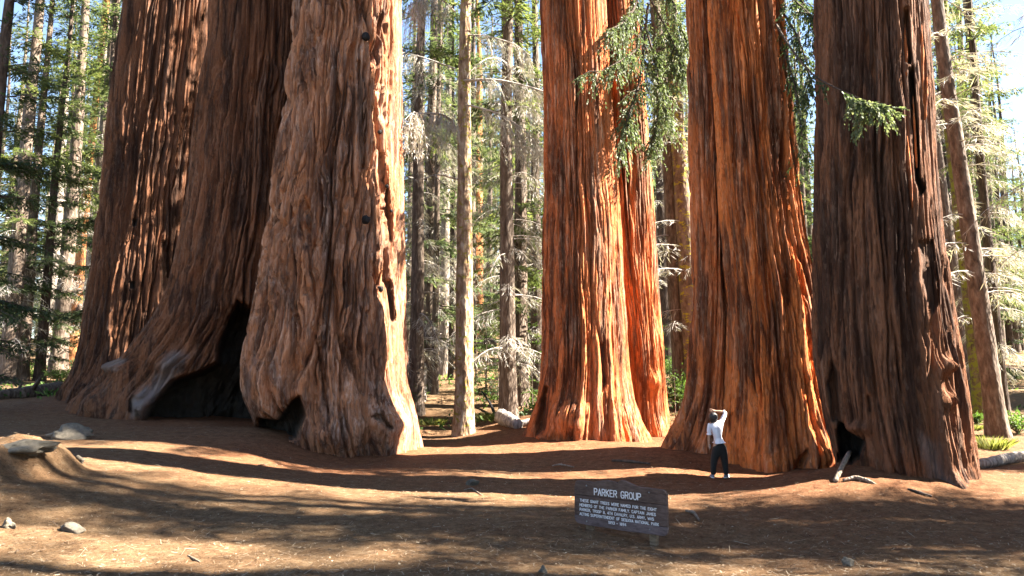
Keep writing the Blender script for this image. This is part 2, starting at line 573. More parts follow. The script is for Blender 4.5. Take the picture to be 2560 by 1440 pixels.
def sequoia(label, D, sil, mat, seed, cell=0.34, cellh=3.4, depth=0.16, ky=1.0, rymax=2.3, flare=0.16, lobes=1.6, top=46.0,
            carve=(), bulge=(), grey=(), lean_y=0.0, ncol=330, twist=0.0, wk=1.0, calm=(), group='giant sequoias of the grove'):
    rs = np.random.RandomState(seed)
    L = np.array([P(xl, y, D) for y, xl, xr in sil])
    R = np.array([P(xr, y, D) for y, xl, xr in sil])
    zz, xc, rx = L[:, 2], (L[:, 0] + R[:, 0]) / 2, (R[:, 0] - L[:, 0]) / 2
    o = np.argsort(zz)
    zz, xc, rx = zz[o], xc[o], rx[o]
    zg = float(ground_z(xc[0], D))
    z0 = zz[0] - 1.0
    rows = np.concatenate([np.arange(min(z0, zg - 1.0), 14.2, 0.05), np.linspace(14.4, top, 26)])
    # smooth interpolation, straight extrapolation upward
    sx = (xc[-1] - xc[-3]) / (zz[-1] - zz[-3])
    XC = np.where(rows > zz[-1], xc[-1] + sx * 0.7 * (rows - zz[-1]), np.interp(rows, zz, xc))
    RX = np.where(rows > zz[-1], np.maximum(rx[-1] * (1 - 0.75 * (rows - zz[-1]) / (top - zz[-1])), 0.15), np.interp(rows, zz, rx))
    RX = RX + np.maximum(zz[0] - rows, 0) * 0.25
    ker = np.hanning(15)
    ker /= ker.sum()
    nf = int((rows < 14.3).sum())
    for A in (XC, RX):
        pad = np.concatenate([np.full(7, A[0]), A[:nf + 7]])
        A[:nf] = np.convolve(pad, ker, 'same')[7:7 + nf]
    RY = np.minimum(RX * ky, rymax + 0.15 * (RX - rymax).clip(0))
    phi = math.atan2(xc[-1], D)
    front = -math.pi / 2 - phi
    nfr = int(ncol * 0.8)
    th = np.concatenate([np.linspace(front - 1.95, front + 1.95, nfr), np.linspace(front + 1.95, front - 1.95 + 2 * math.pi, ncol - nfr + 2)[1:-1]])
    TH, Z = np.meshgrid(th, rows)
    cx, sy = np.cos(TH), np.sin(TH)
    h = np.maximum(Z - zg, 0)
    # broad flutes and root swellings
    fl = 0.045 + flare * np.exp(-h / 1.5)
    b1 = fbm(cx * lobes + seed, sy * lobes, Z * 0.06 + seed, 3, 0.55)
    r = 1 + fl * b1 * 1.6
    # braided ridges
    rm = float(np.median(RX[:nf]))
    nu = max(12, int(round(2 * math.pi * rm / cell)))
    warp = 0.55 * fbm(cx * 2.2 + 3, sy * 2.2 + seed, Z * 0.30, 3) + 0.22 * fbm(cx * 7, sy * 7 + seed, Z * 0.9, 2) + twist * Z
    wv = 0.7 * fbm(cx * 3.0 + 9, sy * 3.0, Z * 0.12 + 4, 2)
    u = (TH - th[0]) / (2 * math.pi) * nu + warp * 1.4 * wk
    g1, c1 = voro(u, Z / cellh + wv * 1.2 * wk + rs.rand() * 30, nu, rs)
    g2, c2 = voro(u * 3 + 0.4 * fbm(cx * 14, sy * 14, Z * 2.0, 2), Z / (cellh * 0.42) + wv * 2, nu * 3, rs)
    depth = depth * 1.3
    amp = 0.55 + 0.45 * sstep(0.3, 3.0, h) + 0.25 * fbm(cx * 1.5, sy * 1.5 + seed, Z * 0.2 + 8, 2)
    ridge = 0.74 * sstep(0.0, 0.15, g1) + 0.26 * sstep(0.0, 0.8, g1)
    disp = depth * amp * (ridge - 0.72 + 0.45 * (c1 - 0.5)) + depth * 0.42 * amp * (sstep(0, 0.35, g2) - 0.7 + 0.5 * (c2 - 0.5))
    disp = disp + 0.035 * fbm(cx * 9 * rm, sy * 9 * rm, Z * 1.1 + seed, 3, 0.6)
    disp = disp + 0.05 * np.exp(-h / 1.0) * fbm(cx * 4 * rm, sy * 4 * rm, Z * 4 + seed, 3, 0.6)
    if calm:                                                          # relief flattened on the sunward sides so they catch the sun
        W0 = np.stack([XC[:, None] + cx * RX[:, None] * r, D + sy * RY[:, None] * r, Z], -1).reshape(-1, 3)
        qx, qy = proj(W0)
        k = np.zeros(len(W0))
        for poly in calm:
            k = np.maximum(k, sstep(-12, 12, poly_sd(qx, qy, poly)))
        disp = disp * (1 - 0.62 * k.reshape(disp.shape))
    X = XC[:, None] + cx * (RX[:, None] * r + disp)
    Y = D + lean_y * (Z - zg) + sy * (RY[:, None] * r + disp)
    V = np.stack([X, Y, Z], -1).reshape(-1, 3)
    char_dark = np.zeros(len(V))
    gr = np.zeros(len(V))
    facing = (np.cos(TH - front).ravel() > -0.15)
    px, py = proj(V)
    rad = np.stack([cx, sy, np.zeros_like(cx)], -1).reshape(-1, 3)
    for bx, by, rp, rq, am in bulge:
        w = np.exp(-(((px - bx) / rp) ** 2 + ((py - by) / rq) ** 2)) * facing
        lump = 1 + 0.35 * fbm(V[:, 0] * 2.5, V[:, 1] * 2.5, V[:, 2] * 2.5, 3)
        V += rad * (w * am * lump)[:, None]
    for poly, dep, fe, ch in carve:
        wob = 5 * fbm(V[:, 0] * 1.5, V[:, 1] * 1.5, V[:, 2] * 1.2, 3)
        sd = np.where(facing, poly_sd(px + wob, py, poly), -1e3)
        w = sstep(-fe * 0.4, fe, sd)
        away = nrm(np.stack([V[:, 0], V[:, 1], np.zeros(len(V))], -1))
        V += away * (w * dep * (1 + 0.25 * fbm(V[:, 0] * 1.2, V[:, 1], V[:, 2] * 0.7, 3) + 0.16 * fbm(V[:, 0] * 5, V[:, 1] * 5, V[:, 2] * 2.2, 3)))[:, None]
        char_dark = np.maximum(char_dark, ch * sstep(-fe * 0.3, fe * 0.4, sd + 0.25 * fe * fbm(V[:, 0] * 3, V[:, 1] * 3, V[:, 2] * 1.5, 3)))  # charred in the burnt caves, simply darkened inside other gaps and furrows
    for poly, fe, am in grey:
        sd = np.where(facing, poly_sd(px, py, poly), -1e3)
        gr = np.maximum(gr, am * sstep(-fe, fe, sd + fe * 1.3 * fbm(V[:, 0] * 3, V[:, 1] * 3, V[:, 2] * 3, 3)))
    n, m = TH.shape
    i, j = np.meshgrid(np.arange(n - 1), np.arange(m), indexing='ij')
    a = (i * m + j).ravel()
    b = (i * m + (j + 1) % m).ravel()
    Fq = np.stack([a, b, b + m, a + m], -1)
    e = empty('giant_sequoia', (float(xc[0]), D, zg), label, 'tree', group)
    mk('trunk', V, Fq, mat, e, True, None, {'ridge': ('POINT', np.clip(ridge * (0.6 + 0.6 * c1), 0, 1).ravel()), 'char_dark': ('POINT', char_dark), 'grey': ('POINT', gr)})
    e['_top'] = 0
    del e['_top']
    return e, (XC[-1], D + lean_y * (rows[-1] - zg), rows[-1], float(np.interp(30, rows, XC)))

SEQ = []
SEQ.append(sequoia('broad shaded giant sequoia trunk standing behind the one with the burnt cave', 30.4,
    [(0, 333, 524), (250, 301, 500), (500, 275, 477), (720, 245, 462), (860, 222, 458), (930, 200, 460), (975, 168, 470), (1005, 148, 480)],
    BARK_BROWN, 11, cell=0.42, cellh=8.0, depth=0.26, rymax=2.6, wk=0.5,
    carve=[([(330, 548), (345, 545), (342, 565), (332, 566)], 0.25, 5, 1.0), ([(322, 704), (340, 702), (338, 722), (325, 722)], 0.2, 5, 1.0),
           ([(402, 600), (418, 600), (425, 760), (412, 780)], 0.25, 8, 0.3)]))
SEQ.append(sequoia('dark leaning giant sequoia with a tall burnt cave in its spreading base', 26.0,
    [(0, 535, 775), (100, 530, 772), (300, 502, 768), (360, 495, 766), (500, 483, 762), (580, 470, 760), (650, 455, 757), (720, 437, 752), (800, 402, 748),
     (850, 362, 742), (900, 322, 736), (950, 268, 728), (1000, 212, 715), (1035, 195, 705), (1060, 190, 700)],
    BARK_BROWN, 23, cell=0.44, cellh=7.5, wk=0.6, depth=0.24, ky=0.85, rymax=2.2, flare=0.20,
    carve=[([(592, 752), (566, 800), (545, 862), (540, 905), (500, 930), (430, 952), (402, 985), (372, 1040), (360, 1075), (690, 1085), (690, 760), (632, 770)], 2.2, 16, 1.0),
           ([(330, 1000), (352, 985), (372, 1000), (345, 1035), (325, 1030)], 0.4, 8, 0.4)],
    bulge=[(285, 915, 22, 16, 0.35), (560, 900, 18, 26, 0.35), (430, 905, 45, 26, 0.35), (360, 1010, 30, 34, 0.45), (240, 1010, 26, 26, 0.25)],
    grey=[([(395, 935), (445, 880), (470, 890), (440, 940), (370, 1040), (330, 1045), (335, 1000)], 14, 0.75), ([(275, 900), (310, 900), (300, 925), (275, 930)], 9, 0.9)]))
SEQ.append(sequoia('sunlit pinkish giant sequoia with braided bark and two black burnt knots', 22.2,
    [(0, 746, 1000), (100, 739, 1001), (250, 722, 1001), (360, 711, 1002), (500, 692, 1003), (600, 676, 1004), (720, 656, 1008), (800, 641, 1010), (850, 626, 1012),
     (900, 615, 1015), (950, 613, 1019), (1000, 622, 1024), (1050, 640, 1032), (1100, 655, 1040), (1150, 660, 1052)],
    BARK_PINK, 37, cell=0.46, cellh=4.6, wk=0.75, calm=[[(978, -50), (1040, -50), (1080, 1200), (965, 1200)]], depth=0.30, rymax=2.25, flare=0.17,
    carve=[([(735, 1000), (700, 1050), (650, 1045), (640, 1095), (745, 1100), (765, 1040), (752, 990)], 1.3, 12, 1.0),
           ([(915, 1040), (930, 1030), (960, 1070), (950, 1075)], 0.25, 6, 0.5), ([(860, 560), (868, 560), (880, 760), (866, 770)], 0.35, 8, 0.15),
           ([(893, 150), (905, 150), (912, 420), (896, 420)], 0.3, 8, 0.2), ([(945, 380), (960, 380), (985, 600), (962, 620)], 0.3, 9, 0.25),
           ([(962, 700), (980, 700), (990, 800), (975, 810)], 0.3, 8, 0.5)],
    bulge=[(685, 950, 55, 60, 0.45), (690, 1015, 26, 34, 0.35), (860, 1020, 40, 120, 0.35), (945, 1060, 70, 60, 0.45), (830, 1090, 50, 40, 0.3)],
    grey=[([(640, 880), (622, 1000), (640, 1010), (655, 900)], 8, 0.4)]))
SEQ.append(sequoia('red giant sequoia with burl at its foot in front of a paler twin', 24.1,
    [(0, 1352, 1512), (250, 1360, 1527), (360, 1362, 1536), (500, 1363, 1546), (600, 1362, 1551), (720, 1360, 1556), (800, 1358, 1561), (900, 1354, 1566),
     (950, 1349, 1570), (1000, 1342, 1576), (1050, 1324, 1590), (1090, 1304, 1606), (1110, 1296, 1612)],
    BARK_RED, 41, cell=0.33, cellh=7.0, wk=0.5, calm=[[(1470, -50), (1560, -50), (1640, 1000), (1490, 1000)]], depth=0.15, rymax=1.75, flare=0.15,
    carve=[([(1364, 965), (1352, 1000), (1338, 1060), (1345, 1090), (1372, 1092), (1372, 1020), (1374, 968)], 0.6, 12, 0.45),
           ([(1500, 860), (1512, 860), (1520, 960), (1505, 980)], 0.25, 8, 0.3)],
    bulge=[(1420, 1052, 40, 42, 0.40), (1360, 1092, 14, 14, 0.25), (1450, 1020, 20, 16, 0.1)]))
SEQ.append(sequoia('pale sunlit giant sequoia growing tight behind the red one with the burl', 25.4,
    [(0, 1468, 1592), (250, 1484, 1612), (380, 1494, 1622), (500, 1503, 1630), (620, 1512, 1638), (720, 1519, 1643), (800, 1526, 1650), (900, 1535, 1658),
     (1000, 1545, 1664), (1060, 1550, 1670), (1110, 1555, 1680)],
    BARK_RED, 53, cell=0.31, cellh=7.0, wk=0.4, calm=[[(1560, -50), (1640, -50), (1720, 1120), (1595, 1120)]], depth=0.14, rymax=1.5, flare=0.13,
    carve=[([(1563, 1040), (1585, 1040), (1612, 1090), (1610, 1112), (1580, 1112), (1566, 1070)], 0.7, 7, 1.0)],
    bulge=[(1632, 955, 16, 22, 0.25), (1640, 1080, 20, 30, 0.15)]))
SEQ.append(sequoia('slimmer giant sequoia fused to the trunk in front of which the person stands', 19.9,
    [(0, 1716, 1850), (250, 1725, 1862), (500, 1732, 1872), (720, 1737, 1880), (800, 1734, 1882), (900, 1729, 1884), (950, 1724, 1886), (1000, 1713, 1886),
     (1050, 1696, 1888), (1100, 1674, 1890), (1140, 1654, 1894)],
    BARK_RED, 67, cell=0.27, cellh=7.0, wk=0.4, depth=0.15, rymax=0.85, flare=0.14,
    carve=[([(1768, -60), (1870, -60), (1905, 800), (1895, 1060), (1806, 1060), (1812, 800)], 0.55, 12, 0.0)]))
SEQ.append(sequoia('wide red giant sequoia with the person standing at its foot', 18.9,
    [(0, 1778, 1943), (100, 1783, 1950), (250, 1792, 1966), (360, 1798, 1976), (500, 1806, 1991), (600, 1813, 2003), (720, 1822, 2028), (800, 1825, 2043),
     (900, 1822, 2058), (950, 1820, 2068), (1000, 1815, 2076), (1050, 1808, 2086), (1100, 1802, 2098), (1150, 1800, 2112), (1190, 1802, 2122)],
    BARK_GLOW, 71, cell=0.29, cellh=7.0, wk=0.45, depth=0.15, rymax=1.5, flare=0.16,
    carve=[([(1820, 1040), (1832, 1030), (1834, 1080), (1824, 1082)], 0.2, 6, 0.2), ([(1988, 1150), (2010, 1120), (2018, 1140), (1985, 1195), (1975, 1195)], 0.3, 8, 0.2)],
    bulge=[(2040, 1140, 40, 60, 0.30), (1930, 1170, 40, 40, 0.22)]))
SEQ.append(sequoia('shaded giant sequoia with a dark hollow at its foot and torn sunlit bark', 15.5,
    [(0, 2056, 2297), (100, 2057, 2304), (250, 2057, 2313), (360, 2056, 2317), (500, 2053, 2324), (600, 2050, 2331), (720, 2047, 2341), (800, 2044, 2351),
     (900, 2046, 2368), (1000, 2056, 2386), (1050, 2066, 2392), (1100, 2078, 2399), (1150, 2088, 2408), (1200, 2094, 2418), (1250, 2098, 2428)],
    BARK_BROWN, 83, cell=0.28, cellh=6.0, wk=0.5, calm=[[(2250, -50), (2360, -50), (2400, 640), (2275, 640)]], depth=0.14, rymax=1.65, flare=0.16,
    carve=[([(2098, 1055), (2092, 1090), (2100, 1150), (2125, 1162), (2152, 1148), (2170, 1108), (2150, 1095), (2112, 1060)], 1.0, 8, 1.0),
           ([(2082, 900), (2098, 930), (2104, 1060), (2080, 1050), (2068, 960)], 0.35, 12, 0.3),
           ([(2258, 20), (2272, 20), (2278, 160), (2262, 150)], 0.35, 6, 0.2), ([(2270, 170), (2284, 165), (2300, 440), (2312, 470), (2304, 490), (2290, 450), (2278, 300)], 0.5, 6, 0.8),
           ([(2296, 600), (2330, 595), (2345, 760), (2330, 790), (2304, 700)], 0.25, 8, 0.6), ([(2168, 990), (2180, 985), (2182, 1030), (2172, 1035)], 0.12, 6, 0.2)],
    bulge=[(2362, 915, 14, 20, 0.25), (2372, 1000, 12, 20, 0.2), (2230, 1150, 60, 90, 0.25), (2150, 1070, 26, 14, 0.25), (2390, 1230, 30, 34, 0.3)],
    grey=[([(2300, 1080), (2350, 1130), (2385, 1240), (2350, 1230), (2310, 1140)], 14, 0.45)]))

# ------------------------------------------------------------------ branches, needles, conifers
def limb_path(b, n=6):
    t = np.linspace(0, 1, n)
    d = np.array((math.cos(b['az']), math.sin(b['az']), 0))
    L, e = b['L'], b['el']
    p = np.array(b['p'])[None] + d[None] * (L * t * math.cos(e))[:, None]
    p[:, 2] += L * t * math.sin(e) - b['sag'] * L * t ** 2 + b.get('tip', 0) * L * t ** 3
    return p

def sprays(rng, B, tw_step=0.22, tw_len=0.36, leaf=(0.15, 0.045), step=0.075, droop=0.15, splay=0.55, sagtw=0.3, t0=0.12, vmid=0.5, fwd=0.6):
    """leaf-sized faces along the twigs of the limbs B"""
    P0, Dr, Ln, Vr = [], [], [], []
    for b in B:
        L = b['L']
        k = max(3, int(L * (1 - t0) / tw_step))
        t = t0 + (1 - t0) * (np.arange(k) + rng.rand(k)) / k
        d = np.array((math.cos(b['az']), math.sin(b['az']), 0))
        perp = np.array((-d[1], d[0], 0))
        ce, se = math.cos(b['el']), math.sin(b['el'])
        for side in (-1, 1):
            base = np.array(b['p'])[None] + d[None] * (L * t * ce)[:, None]
            base[:, 2] += L * t * se - b['sag'] * L * t ** 2 + b.get('tip', 0) * L * t ** 3
            dr = fwd * d[None] + side * perp[None] * 0.85 + rng.uniform(-0.25, 0.25, (k, 3))
            dr[:, 2] += se * 0.4 - droop - b['sag'] * t
            P0.append(base)
            Dr.append(nrm(dr))
            Ln.append(np.maximum(0.14, tw_len * L * (1.05 - t) ** 0.7 * rng.uniform(0.5, 1.15, k)))
            Vr.append(np.full(k, b.get('v', vmid)) + rng.uniform(-0.12, 0.12, k))
    P0, Dr, Ln, Vr = np.concatenate(P0), np.concatenate(Dr), np.concatenate(Ln), np.concatenate(Vr)
    cnt = np.maximum(2, (Ln / step).astype(int))
    idx = np.repeat(np.arange(len(P0)), cnt)
    n = len(idx)
    s = rng.rand(n) * Ln[idx]
    p = P0[idx] + Dr[idx] * s[:, None]
    p[:, 2] -= sagtw * s ** 2
    d = nrm(Dr[idx] + rng.uniform(-splay, splay, (n, 3)) - np.array((0, 0, 1))[None] * (sagtw * s)[:, None])
    ll = leaf[0] * rng.uniform(0.6, 1.35, n)[:, None]
    ww = leaf[1] * rng.uniform(0.6, 1.35, n)[:, None]
    up = nrm(np.stack([rng.uniform(-.7, .7, n), rng.uniform(-.7, .7, n), np.ones(n)], -1))
    sd = nrm(np.cross(d, up))
    V = np.stack([p, p + d * ll * 0.5 + sd * ww, p + d * ll, p + d * ll * 0.5 - sd * ww], 1).reshape(-1, 3)
    Fq = np.arange(n * 4).reshape(n, 4)
    return V, Fq, np.clip(Vr[idx] + rng.uniform(-0.28, 0.28, n), 0, 1)

def limbs_into(acc, B, r0=0.035, mi=0, n=5, sides=3):
    for b in B:
        pts = limb_path(b, n)
        acc.add(*tube(pts, np.linspace(r0 * (0.5 + 0.18 * b['L']), 0.006, n), sides, cap=False), m=mi)

def trunk_into(acc, H, r, seed, flare=0.35, sides=22, rows=70, wob=0.06, mi=0):
    z = np.concatenate([np.linspace(-0.5, 3, 18), np.linspace(3.2, H, rows - 18)])
    th = np.linspace(0, 2 * math.pi, sides, endpoint=False)
    TH, Z = np.meshgrid(th, z)
    R = r * (1 - 0.88 * np.clip(Z, 0, None) / H) * (1 + flare * np.exp(-np.clip(Z, -0.3, None) / (2.2 * r)))
    R = R * (1 + 0.10 * fbm(np.cos(TH) * 2.5 + seed, np.sin(TH) * 2.5, Z * 0.6, 3) + 0.05 * vnoise(np.cos(TH) * 7, np.sin(TH) * 7 + seed, Z * 2.5))
    ox = wob * fbm(z * 0.09, seed, 1.5, 2) * np.clip(z, 0, None) * 0.2
    oy = wob * fbm(z * 0.09, seed + 9, 4.5, 2) * np.clip(z, 0, None) * 0.2
    V = np.stack([ox[:, None] + R * np.cos(TH), oy[:, None] + R * np.sin(TH), Z], -1).reshape(-1, 3)
    n, m = TH.shape
    i, j = np.meshgrid(np.arange(n - 1), np.arange(m), indexing='ij')
    a, b = (i * m + j).ravel(), (i * m + (j + 1) % m).ravel()
    acc.add(V, np.stack([a, b, b + m, a + m], -1), mi)

def whorls(rng, z0, z1, n, Lfun, el0, el1, sag, tip=0.0, clump=True):
    B = []
    z = np.sort(rng.uniform(0, 1, n)) if not clump else np.sort((np.floor(rng.rand(n) * n / 5) + rng.rand(n) * 0.35) / (n / 5))
    for q in z:
        q = min(q, 1)
        B.append(dict(p=(0, 0, z0 + (z1 - z0) * q), az=rng.uniform(0, 2 * math.pi), L=max(0.3, Lfun(q) * rng.uniform(0.65, 1.15)),
                      el=el0 + (el1 - el0) * q + rng.uniform(-0.12, 0.12), sag=sag * rng.uniform(0.7, 1.3), tip=tip, v=0.5 + rng.uniform(-0.2, 0.2)))
    return B

def dead_sprays(rng, B, dens=1.0, leaf=(0.30, 0.010), droop=0.55):
    return sprays(rng, B, tw_step=0.16 / dens, tw_len=0.30, leaf=leaf, step=0.055, droop=droop, splay=0.45, sagtw=0.55, t0=0.2, fwd=0.5)

KINDS = {}

def conifer_kind(key, seed, H, r, green, dead, leaf=LEAF, bark=FIR_BARK, gL=2.6, dL=2.2, ng=90, nd=26, sag=0.25, leafsz=(0.25, 0.027), tw_step=0.18, flare=0.3, dens=1.0, deadm=DEADTW):
    rng = np.random.RandomState(seed)
    t = Acc()
    trunk_into(t, H, r, seed, flare)
    d = {'trunk': t.mesh(key + '_trunk', [bark])}
    if green:
        B = whorls(rng, green[0], green[1], ng, lambda q: gL * (1 - q) ** 0.75 * (0.55 + 0.45 * min(1, q * 6 + 0.3)), -0.10, 0.55, sag, tip=0.14)
        a = Acc()
        limbs_into(a, B, mi=1)
        V, Fq, va = sprays(rng, B, tw_step=tw_step, leaf=leafsz, step=0.045)
        a.add(V, Fq, 0, va)
        d['crown'] = a.mesh(key + '_crown', [leaf, FIR_DARK], smooth=False)
    if dead:
        B = whorls(rng, dead[0], dead[1], nd, lambda q: dL * (0.7 + 0.6 * rng.rand()), 0.25, 0.1, 0.55, clump=False)
        a = Acc()
        limbs_into(a, B, r0=0.028, mi=1, n=6)
        V, Fq, va = dead_sprays(rng, B, dens)
        a.add(V, Fq, 0, va)
        d['dead_twigs'] = a.mesh(key + '_dead', [deadm, DEAD], smooth=False)
    KINDS[key] = d

conifer_kind('fir_a', 101, 34, 0.38, (3.0, 34), None, ng=105, gL=3.5)
conifer_kind('fir_b', 102, 38, 0.42, (9.0, 38), (2.0, 11.0), ng=84, nd=24, gL=3.7, leaf=LEAF)
conifer_kind('fir_c', 103, 36, 0.36, (15.0, 36), (3.0, 16.0), ng=66, nd=24, gL=3.4, bark=FIR_PALE, leaf=LEAF_BLUE)
conifer_kind('fir_d', 104, 30, 0.30, (1.2, 30), None, ng=110, gL=3.0, leaf=LEAF_DARK, bark=FIR_DARK)
conifer_kind('pole', 105, 38, 0.26, (25.0, 38), (4.0, 20.0), ng=50, nd=34, gL=1.7, bark=FIR_DARK, dL=2.0)
conifer_kind('hairy', 106, 32, 0.34, (12.0, 32), (1.4, 14.0), ng=60, nd=52, gL=3.2, dL=2.6, dens=1.2)
conifer_kind('bright', 107, 30, 0.30, (2.0, 30), (1.5, 9.0), ng=92, nd=14, gL=3.8, leaf=LEAF_BLUE, sag=0.32)
conifer_kind('young', 108, 5.0, 0.06, (0.25, 5.0), None, ng=46, gL=1.25, leaf=LEAF_BUSH, leafsz=(0.13, 0.035), tw_step=0.16)
conifer_kind('cedar', 109, 44, 1.05, (20.0, 44), None, ng=70, gL=3.4, leaf=LEAF_BLUE, bark=RED_FAR, flare=0.45)
conifer_kind('browned', 110, 34, 0.36, (16.0, 34), (5.0, 22.0), ng=56, nd=40, gL=3.2, dL=2.5, bark=FIR_BARK, deadm=LEAF_BROWN)

def conifer(key, loc, label, group=None, scale=1.0, rz=0.0, lean=(0.0, 0.0), bark=None, sxy=None, name='conifer', skip=()):
    e = empty(name, loc, label, 'tree', group)
    e.rotation_euler = (lean[0], lean[1], rz) if lean == (0.0, 0.0) else (lean[0], lean[1], 0)
    e.scale = ((sxy or scale), (sxy or scale), scale)
    for part, me in KINDS[key].items():
        if part in skip:
            continue
        o = bpy.data.objects.new(part, me)
        COL.objects.link(o)
        o.parent = e
        if lean != (0.0, 0.0):
            o.rotation_euler = (0, 0, rz)
        if part == 'trunk' and bark is not None:
            o.material_slots[0].link = 'OBJECT'
            o.material_slots[0].material = bark
        if part == 'dead_twigs':
            o['kind'] = 'stuff'
    return e

# crowns of the giant trees, high above the frame
def high_crown():
    rng = np.random.RandomState(77)
    B = whorls(rng, 0, 22, 46, lambda q: 5.2 * (1 - q * 0.75), -0.15, 0.5, 0.22, tip=0.2)
    a = Acc()
    limbs_into(a, B, r0=0.12, mi=1)
    V, Fq, va = sprays(rng, B, tw_step=0.55, leaf=(0.5, 0.16), step=0.30)
    a.add(V, Fq, 0, va)
    return a.mesh('high_crown', [LEAF_BLUE, BARK_RED], smooth=False)

_hc = high_crown()
for k, (e, (tx, ty, tz, x30)) in enumerate(SEQ):
    o = bpy.data.objects.new('crown', _hc)
    COL.objects.link(o)
    o.parent = e
    o.location = (x30 - e.location.x, ty - e.location.y, 31.0 - e.location.z)
    o.rotation_euler = (0, 0, k * 1.3)

# named trees of the middle distance: (pixel x of the foot, distance) read from the photograph
def foot(px, py, lo=5.0):
    return gp(px, py, lo)

c0 = foot(1160, 1088)
conifer('pole', c0, 'mossy brown conifer trunk standing alone in the sunny gap with ragged dead boughs', scale=1.0, sxy=1.5, bark=FIR_MOSS, rz=0.6, skip=('dead_twigs',))
conifer('hairy', foot(1270, 1050), 'fir curtained in hanging grey dead twigs above the bleached log', scale=1.12, rz=1.0, sxy=1.1)
conifer('pole', foot(1072, 962), 'stout dark conifer trunk right behind the broken stump', rz=2.0, sxy=1.7, bark=FIR_DARK)
conifer('pole', foot(1086, 985), 'thin grey conifer trunk beside the stout dark one', rz=3.0, sxy=0.75, bark=FIR_BARK)
conifer('fir_c', foot(1112, 938), 'pale flared conifer trunk behind the mossy one', rz=4.0, sxy=1.0)
conifer('pole', foot(1126, 950), 'very thin dark conifer pole behind the mossy trunk', rz=5.0, sxy=0.6)
conifer('pole', foot(1020, 932), 'grey conifer trunk half hidden by the pinkish giant', rz=1.5, sxy=0.9, bark=FIR_BARK)
conifer('fir_b', foot(1045, 888), 'small far conifer with drooping dead boughs past the fallen logs', rz=0.3, sxy=0.9)
conifer('hairy', on_ground(1040, 31.5), 'fir hung with pale dead twigs tight beside the pinkish giant', scale=1.1, rz=2.6, sxy=1.05)
conifer('fir_a', on_ground(1300, 33), 'tall dark green fir rising beside the red giant', rz=2.2, scale=1.05)
conifer('cedar', on_ground(1187, 72), 'small far red sequoia trunk seen past the mossy conifer', rz=1.0, scale=0.9, sxy=0.85, name='young_sequoia')
conifer('fir_c', foot(1712, 1022), 'brown conifer trunk with bare side twigs beside the lichen-covered one', rz=1.0, lean=(0.0, -0.045), sxy=1.25, bark=FIR_BARK)
conifer('pole', on_ground(1742, 30.0), 'conifer trunk bright with yellow lichen behind the fused giants', rz=0.4, lean=(0.0, -0.03), sxy=1.75, bark=FIR_YELLOW)
conifer('pole', on_ground(1668, 48), 'dark conifer trunk between the pale giant and the brown conifer', rz=0.9, sxy=1.5)
conifer('pole', on_ground(1682, 60), 'far thin conifer above the orange shrub', rz=2.9, sxy=0.9)
conifer('pole', foot(2496, 1092), 'leaning brown conifer with rim-lit bark beside the tall grass tuft', rz=0.2, lean=(0.0, -0.055), sxy=1.35, bark=FIR_BARK)
conifer('pole', foot(2462, 1045), 'conifer trunk green with moss just behind the leaning brown one', rz=1.2, lean=(0.0, -0.03), sxy=1.5, bark=FIR_GREEN)
conifer('browned', foot(2425, 1000), 'slender grey leaning conifer near the torn-bark giant', rz=1.7, lean=(0.0, -0.05), sxy=0.95)
conifer('cedar', on_ground(2415, 52), 'far reddish trunk with a sunlit orange edge behind leaning conifers', rz=0.5, sxy=0.8, name='young_sequoia')
conifer('hairy', foot(2508, 1035), 'thin dark conifer with grey twigs sweeping the ground', rz=0.5, sxy=0.75, bark=FIR_DARK)
ys = on_ground(188, 58)
conifer('cedar', ys, 'orange sunlit young sequoia with a dark burl by the road', rz=1.0, sxy=1.0, name='young_sequoia')
conifer('cedar', on_ground(243, 66), 'second orange young sequoia peeking past the broad shaded giant', rz=2.0, sxy=0.8, name='young_sequoia')
conifer('fir_d', foot(98, 952), 'thin straight dark fir before the pale road', rz=1.0, sxy=0.95)
conifer('fir_b', foot(18, 958), 'grey knotted conifer trunk with stubby limbs near the black log', rz=2.0, sxy=1.1)
conifer('fir_c', on_ground(288, 40), 'pale grey conifer trunk rising behind the broad shaded giant', rz=2.0, sxy=1.4)
conifer('fir_d', on_ground(-70, 24), 'dark leafy fir overhanging the black fallen log', rz=0.7, scale=0.95)
conifer('fir_c', on_ground(2720, 18.2), 'bluish fir reaching over the pale barkless log', rz=0.2)

